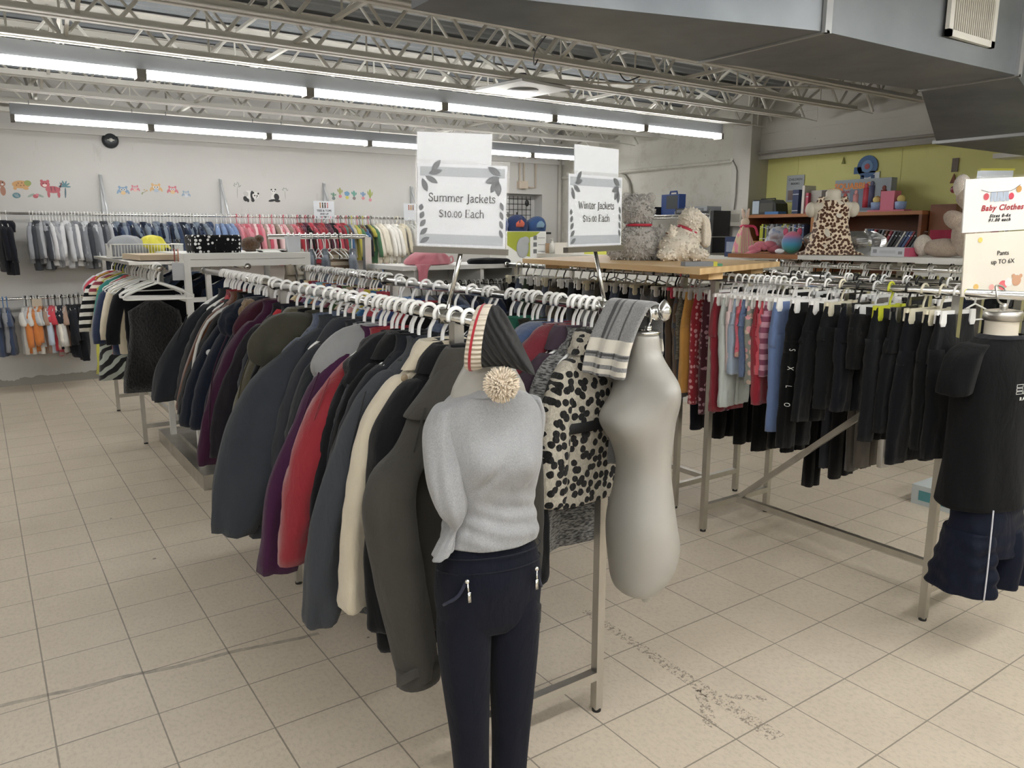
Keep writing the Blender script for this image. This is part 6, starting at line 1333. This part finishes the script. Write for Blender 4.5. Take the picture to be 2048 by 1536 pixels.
q = atX(1910, 330, XW+.15); t = wall_poster(q.y, q.z, .06, .13, '#5a4a3a', 'small brown wooden wall hook on the lime wall', 'wall_hook', 'hook'); b = MB(); b.M = Matrix.Translation((-.01, 0, -.13)); b.prism([(0, -.03, -.04), (0, .03, -.04), (0, 0, .05)], (.01, 0, 0)); b.build('hook', plain('#7a4a30', .6), t, False)
q = atX(1687, 322, XW+.15); b = MB(); b.prism([(0, -.02, -.03), (0, .02, -.03), (0, 0, .04)], (.01, 0, 0)); tag(b.build('wall_hook', plain('#7f7f38', .6), None, False, (XW+.145, q.y, q.z)), 'tiny green triangular hook high on the lime wall', 'hook')
q = atX(1990, 350, 6.2); t = thing('foil_packet', 'shiny silver packet with yellow top above the Baby Clothes sign', 'packet', q, -.6); b = MB(); b.box(-.12, .12, -.02, .02, -.06, .03); b.build('packet', plain('#c0c6cc', .25, .5), t, False); b = MB(); b.box(-.12, .13, -.02, .02, .03, .045); b.build('edge', plain('#b9b53a', .5), t, False)
b = MB(); b.tube([(0, .03, -1.7), (0, .03, .0)], .01, 6); b.build('stand', STEEL, t)
# crimson cube, books and sign behind the puppy
t = thing('fabric_cube', 'crimson fabric bin with a white label beside the bookcase', 'bin', (7.2, 3.40, 1.40)); b = MB(); b.box(-.15, .15, -.22, .22, 0, .26); b.build('bin', cloth('#8c1a38'), t, False); b = MB(); b.box(-.155, -.15, -.02, .16, .06, .16); b.build('label_card', plain('#b9bfc0', .5), t, False)
b = MB(); b.box(-.35, .45, -.5, .35, 0, 1.40); tag(b.build('low_counter', WHITEPAINT, None, False, (7.25, 3.3, 0)), 'white counter block under the crimson fabric bin', 'counter')
t = thing('framed_poster', 'dark blue picture board leaning behind the plush dog', 'picture', (7.5, 3.30, 1.66), -.15); b = MB(); b.box(-.01, .01, -.16, .16, 0, .42); b.build('board', plain('#5a6f8a', .5, 0., .4), t, False); b = MB(); b.box(-.013, -.01, -.1, .06, .04, .2); b.build('figure', plain('#1f2430', .6), t, False)

# ---- counter and wire shelving along the block wall
t = thing('sales_counter', 'long white counter in front of the block wall', 'counter', (6.15, 5.6, 0)); b = MB(); b.box(-.55, .5, -1.1, 2.6, 0, 1.36); b.build('body', WHITEPAINT, t, False); b = MB(); b.box(-.6, .55, -1.15, 2.65, 1.36, 1.40); b.build('worktop', plain('#c9c6bd', .5), t, False); b = MB(); b.box(-.61, -.6, -1.15, .4, 1.36, 1.40); b.build('edge_strip', WOODE, t, False)
t = thing('wire_shelving', 'chrome wire shelving with black boxes against the block wall', 'shelving', (7.42, 7.0, 0))
b = MB()
for z in (1.40, 1.86):
    for x in (-.22, .22): b.tube([(x, -.7, z), (x, .7, z)], .008, 6); b.tube([(x, -.7, z-.035), (x, .7, z-.035)], .005, 6)
    for y_ in np.arange(-.7, .71, .05): b.tube([(-.22, y_, z+.004), (.22, y_, z+.004)], .003, 4, cap=False)
    for x in (-.22,):
        for k, y_ in enumerate(np.arange(-.7, .7, .07)): b.tube([(x, y_, z-(.035 if k % 2 else 0)), (x, y_+.07, z-(0 if k % 2 else .035))], .003, 4, cap=False)
b.build('wire_shelf', CHROME, t)
for x in (-.22, .22):
    for y_ in (-.7, .7): b = MB(); b.tube([(x, y_, 0), (x, y_, 1.92)], .012, 8); b.build('post', CHROME, t)
def carton(name, label, x, y, z, sx, sy, sz, col, cat='box', face=None, rough=.45):
    t = thing(name, label, cat, (x, y, z)); b = MB(); b.box(-sx/2, sx/2, -sy/2, sy/2, 0, sz); b.build('body', plain(col, rough), t, False)
    if face:
        b = MB(); b.box(-sx/2-.003, -sx/2, -sy*.35, sy*.35, sz*.25, sz*.75); b.build('panel', plain(face, .5, 0., .3), t, False)
    return t
t = thing('tool_case', 'blue plastic tool case standing on the wire shelving', 'case', (7.36, atX(1346, 425, 7.36).y, 1.87))
b = MB(); b.box(-.06, .06, -.15, .15, 0, .25); b.build('case', plain('#24407a', .4), t, False); b = MB(); b.box(-.063, -.06, -.13, .06, .07, .235); b.build('window_panel', plain('#3a3f44', .3), t, False); b = MB(); b.tube([(0, -.06, .25), (0, -.055, .285), (0, .055, .285), (0, .06, .25)], .012, 6); b.build('handle', plain('#24407a', .4), t)
b = MB(); b.tube([(-.062, -.12, .02), (-.066, -.12, .02)], .03, 14); b.build('round_label', plain('#d9d9d6', .5), t)
carton('video_player', 'silver media player on the wire shelving right of the tool case', 7.36, atX(1405, 425, 7.36).y, 1.87, .25, .36, .085, '#8d9094', 'player', '#6a6d72')
carton('receiver', 'black stereo unit on the top wire shelf', 7.36, atX(1374, 425, 7.36).y, 1.87, .25, .16, .07, '#2a2b2d', 'stereo', '#6f7276')
carton('black_case', 'black folded bag at the left of the top wire shelf', 7.36, atX(1312, 425, 7.36).y, 1.87, .25, .22, .10, '#1c1d20', 'bag')
carton('microwave', 'black microwave oven on the shelf right of the plush dog', 7.36, 6.42, 1.60, .3, .34, .30, '#2b2c2e', 'microwave', '#4a4a46'); carton('black_carton', 'black carton below the microwave oven', 7.36, 6.42, 1.41, .3, .34, .18, '#222326', 'box', '#5a5550')
carton('board_game', 'orange and brown game box on the lower wire shelf', 7.36, 7.35, 1.41, .3, .34, .24, '#8a5238', 'game box', '#b5703a'); carton('board_game', 'teal and black game box on the lower wire shelf', 7.36, 7.03, 1.41, .3, .26, .20, '#2a2e33', 'game box', '#3f8a7a'); carton('flat_carton', 'white boxed toy lying under the game boxes', 6.9, 7.3, 1.40, .3, .4, .06, '#c9c9c4', 'box', '#8d8f92')
carton('navy_box', 'navy illustrated box on the counter beside the rabbit doll', 6.35, atX(1468, 500, 6.35).y, 1.40, .12, .14, .20, '#26345a', 'box', '#8f9ab0'); carton('white_carton', 'plain white carton on the counter behind the cream plush dog', 6.4, 6.0, 1.40, .3, .6, .12, '#dcdcd8'); carton('switch_box', 'grey metal switch box on the pilaster', XW-.20, 6.2, 1.72, .06, .22, .19, '#b9b6ad', 'switch box', '#a09d94')
carton('yellow_tray', 'yellow tray lying on the counter behind the Winter Jackets sign', 5.95, 6.75, 1.40, .3, .34, .05, '#cfcf5a', 'tray')
# boxed baby seat, bags on the mesh panel
q = atY(1053, 518, 7.5); t = thing('baby_seat_box', 'tall white and lime carton with a drawn baby seat', 'box', (q.x, 7.5, 0))
b = MB(); b.box(-.30, .30, -.02, .4, 0, 1.33); b.build('plinth', WHITEPAINT, t, False)
b = MB(); b.box(-.29, .29, 0, .35, 1.33, 1.66); b.build('carton', plain('#dfe0dc', .45), t, False)
b = MB(); b.poly([(-.28, -.002, 1.655), (.05, -.002, 1.655), (.05, -.002, 1.36), (-.1, -.002, 1.40), (-.28, -.002, 1.50)]); b.poly([(.05, -.002, 1.655), (.2, -.002, 1.655), (.12, -.002, 1.60), (.05, -.002, 1.59)]); b.build('lime_print', plain('#9fa83c', .5), t, False)
b = MB(); b.ball((-.06, -.006, 1.47), (.09, .006, .12), 16); b.ball((-.02, -.008, 1.55), (.06, .006, .05), 14); b.build('drawn_seat', plain('#a5a8aa', .5), t); b = MB()
for z in (1.40, 1.48, 1.56): b.box(.10, .15, -.003, 0, z, z+.05); b.box(.17, .27, -.003, 0, z+.02, z+.026)
b.build('drawn_panel', plain('#6f7274', .6), t, False)
t = thing('mesh_panel', 'black wire mesh panel standing in the wall niche', 'mesh panel', (6.86, YW+.06, 1.66))
b = MB()
for x in np.arange(-.32, .33, .08): b.tube([(x, 0, 0), (x, 0, .54)], .005, 5)
for z in np.arange(.02, .55, .08): b.tube([(-.33, 0, z), (.33, 0, z)], .005, 5)
b.build('wire', plain('#1f2022', .5), t)
b = MB(); b.ball((.24, -.02, .44), (.04, .02, .05), 10); b.tube([(-.12, -.02, .22), (-.12, -.02, .30)], .012, 6); b.tube([(.05, -.02, .24), (.05, -.02, .30)], .012, 6); b.build('hook', plain('#1f2022', .5), t)
for nm, lab, x, c1, c2_, w, h in (('backpack', 'dark blue backpack slumped in the wall niche', 6.80, '#22355f', '#c4604a', .17, .26), ('lunch_bag', 'blue lunch bag at the right of the wall niche', 7.18, '#2f4f80', '#7fa0b8', .16, .24), ('cap', 'blue bag at the left end of the wall niche', 6.55, '#2b4a88', '#2b4a88', .07, .22)):
    t = thing(nm, lab, 'bag', (x, YW-.08, 1.66), 0); b = MB(); b.soft([(0, 0, 0, w, .09), (0, 0, h*.5, w*1.05, .10), (.02, 0, h*.85, w*.7, .07), (.03, 0, h, w*.2, .03)], n=20, rows=10, seed=len(lab), fold=.12, ex=3); b.build('body', cloth(c1), t)
    b = MB(); b.soft([(.01, -.075, h*.28, w*.45, .035), (.02, -.085, h*.5, w*.5, .035), (.03, -.07, h*.7, w*.2, .03)], n=14, rows=7, seed=3, fold=.1); b.build('front_pocket', cloth(c2_), t)
b = MB(); b.box(-.46, .44, -.2, .0, 0, .03); tag(b.build('niche_shelf', plain('#2a2b2d', .5), None, False, (6.95, YW, 1.63)), 'black ledge board under the wall niche', 'shelf')
for nm, lab, px, w, h, c_ in (('soap_bottle', 'white pump bottle on the counter left of the Winter Jackets sign', 1105, .09, .16, '#d9d7d0'), ('photo_stand', 'small cream picture stand on the counter', 1128, .22, .13, '#cfcac0'), ('wood_box', 'small brown box beside the pump bottle', 1095, .05, .12, '#a5896a')):
    q = atX(px, 515, 5.7); t = thing(nm, lab, 'bottle' if 'bottle' in nm else 'box', (q.x, q.y, 1.40), -.6); b = MB()
    if 'bottle' in nm: b.lathe([(.04, 0), (.042, .1), (.03, .12), (.012, .13), (.012, .15)], 16); b.tube([(0, 0, .15), (0, 0, .17), (-.03, 0, .17)], .006, 6)
    else: b.box(-w/2, w/2, -.02, .02, 0, h)
    b.build('body', plain(c_, .5), t, 'bottle' in nm)
# dark tray tables seen under the racks
carton('dark_crate', 'dark crate standing on the floor behind the trouser racks', 6.9, 2.3, 0, .8, 1.0, .5, '#4a4a48', 'crate'); carton('pale_box', 'white and teal shoe box on the floor behind the t-shirt form', 4.75, 2.15, 0, .35, .3, .12, '#c9d2d4', 'box', '#5fa0a8')
# worn tape left on the floor as an arrow, part of the floor finish
N = NT('floor_tape_residue'); nz = N.ramp(N.noise(60, 4, rough=.8), [(.52, '#000000'), (.60, '#ffffff')])
tr = N.n('ShaderNodeBsdfTransparent'); mx = N.n('ShaderNodeMixShader', i_0=N.math('SUBTRACT', 1., nz), i_1=N.b.outputs[0], i_2=tr.outputs[0]); N.t.links.new(mx.outputs[0], N.t.nodes['Material Output'].inputs[0]); TAPE = N.out('#9c9082', .8)
for pts in (((1388, 1382), (1405, 1376), (1440, 1452), (1410, 1458)), ((1448, 1388), (1530, 1392), (1536, 1404), (1455, 1396)), ((1160, 1222), (1176, 1218), (1570, 1470), (1540, 1482))):
    b = MB(); b.poly([tuple(atZ(x, y, .0008)) for x, y in pts]); struct(b.build('floor_marking', TAPE, None, False))
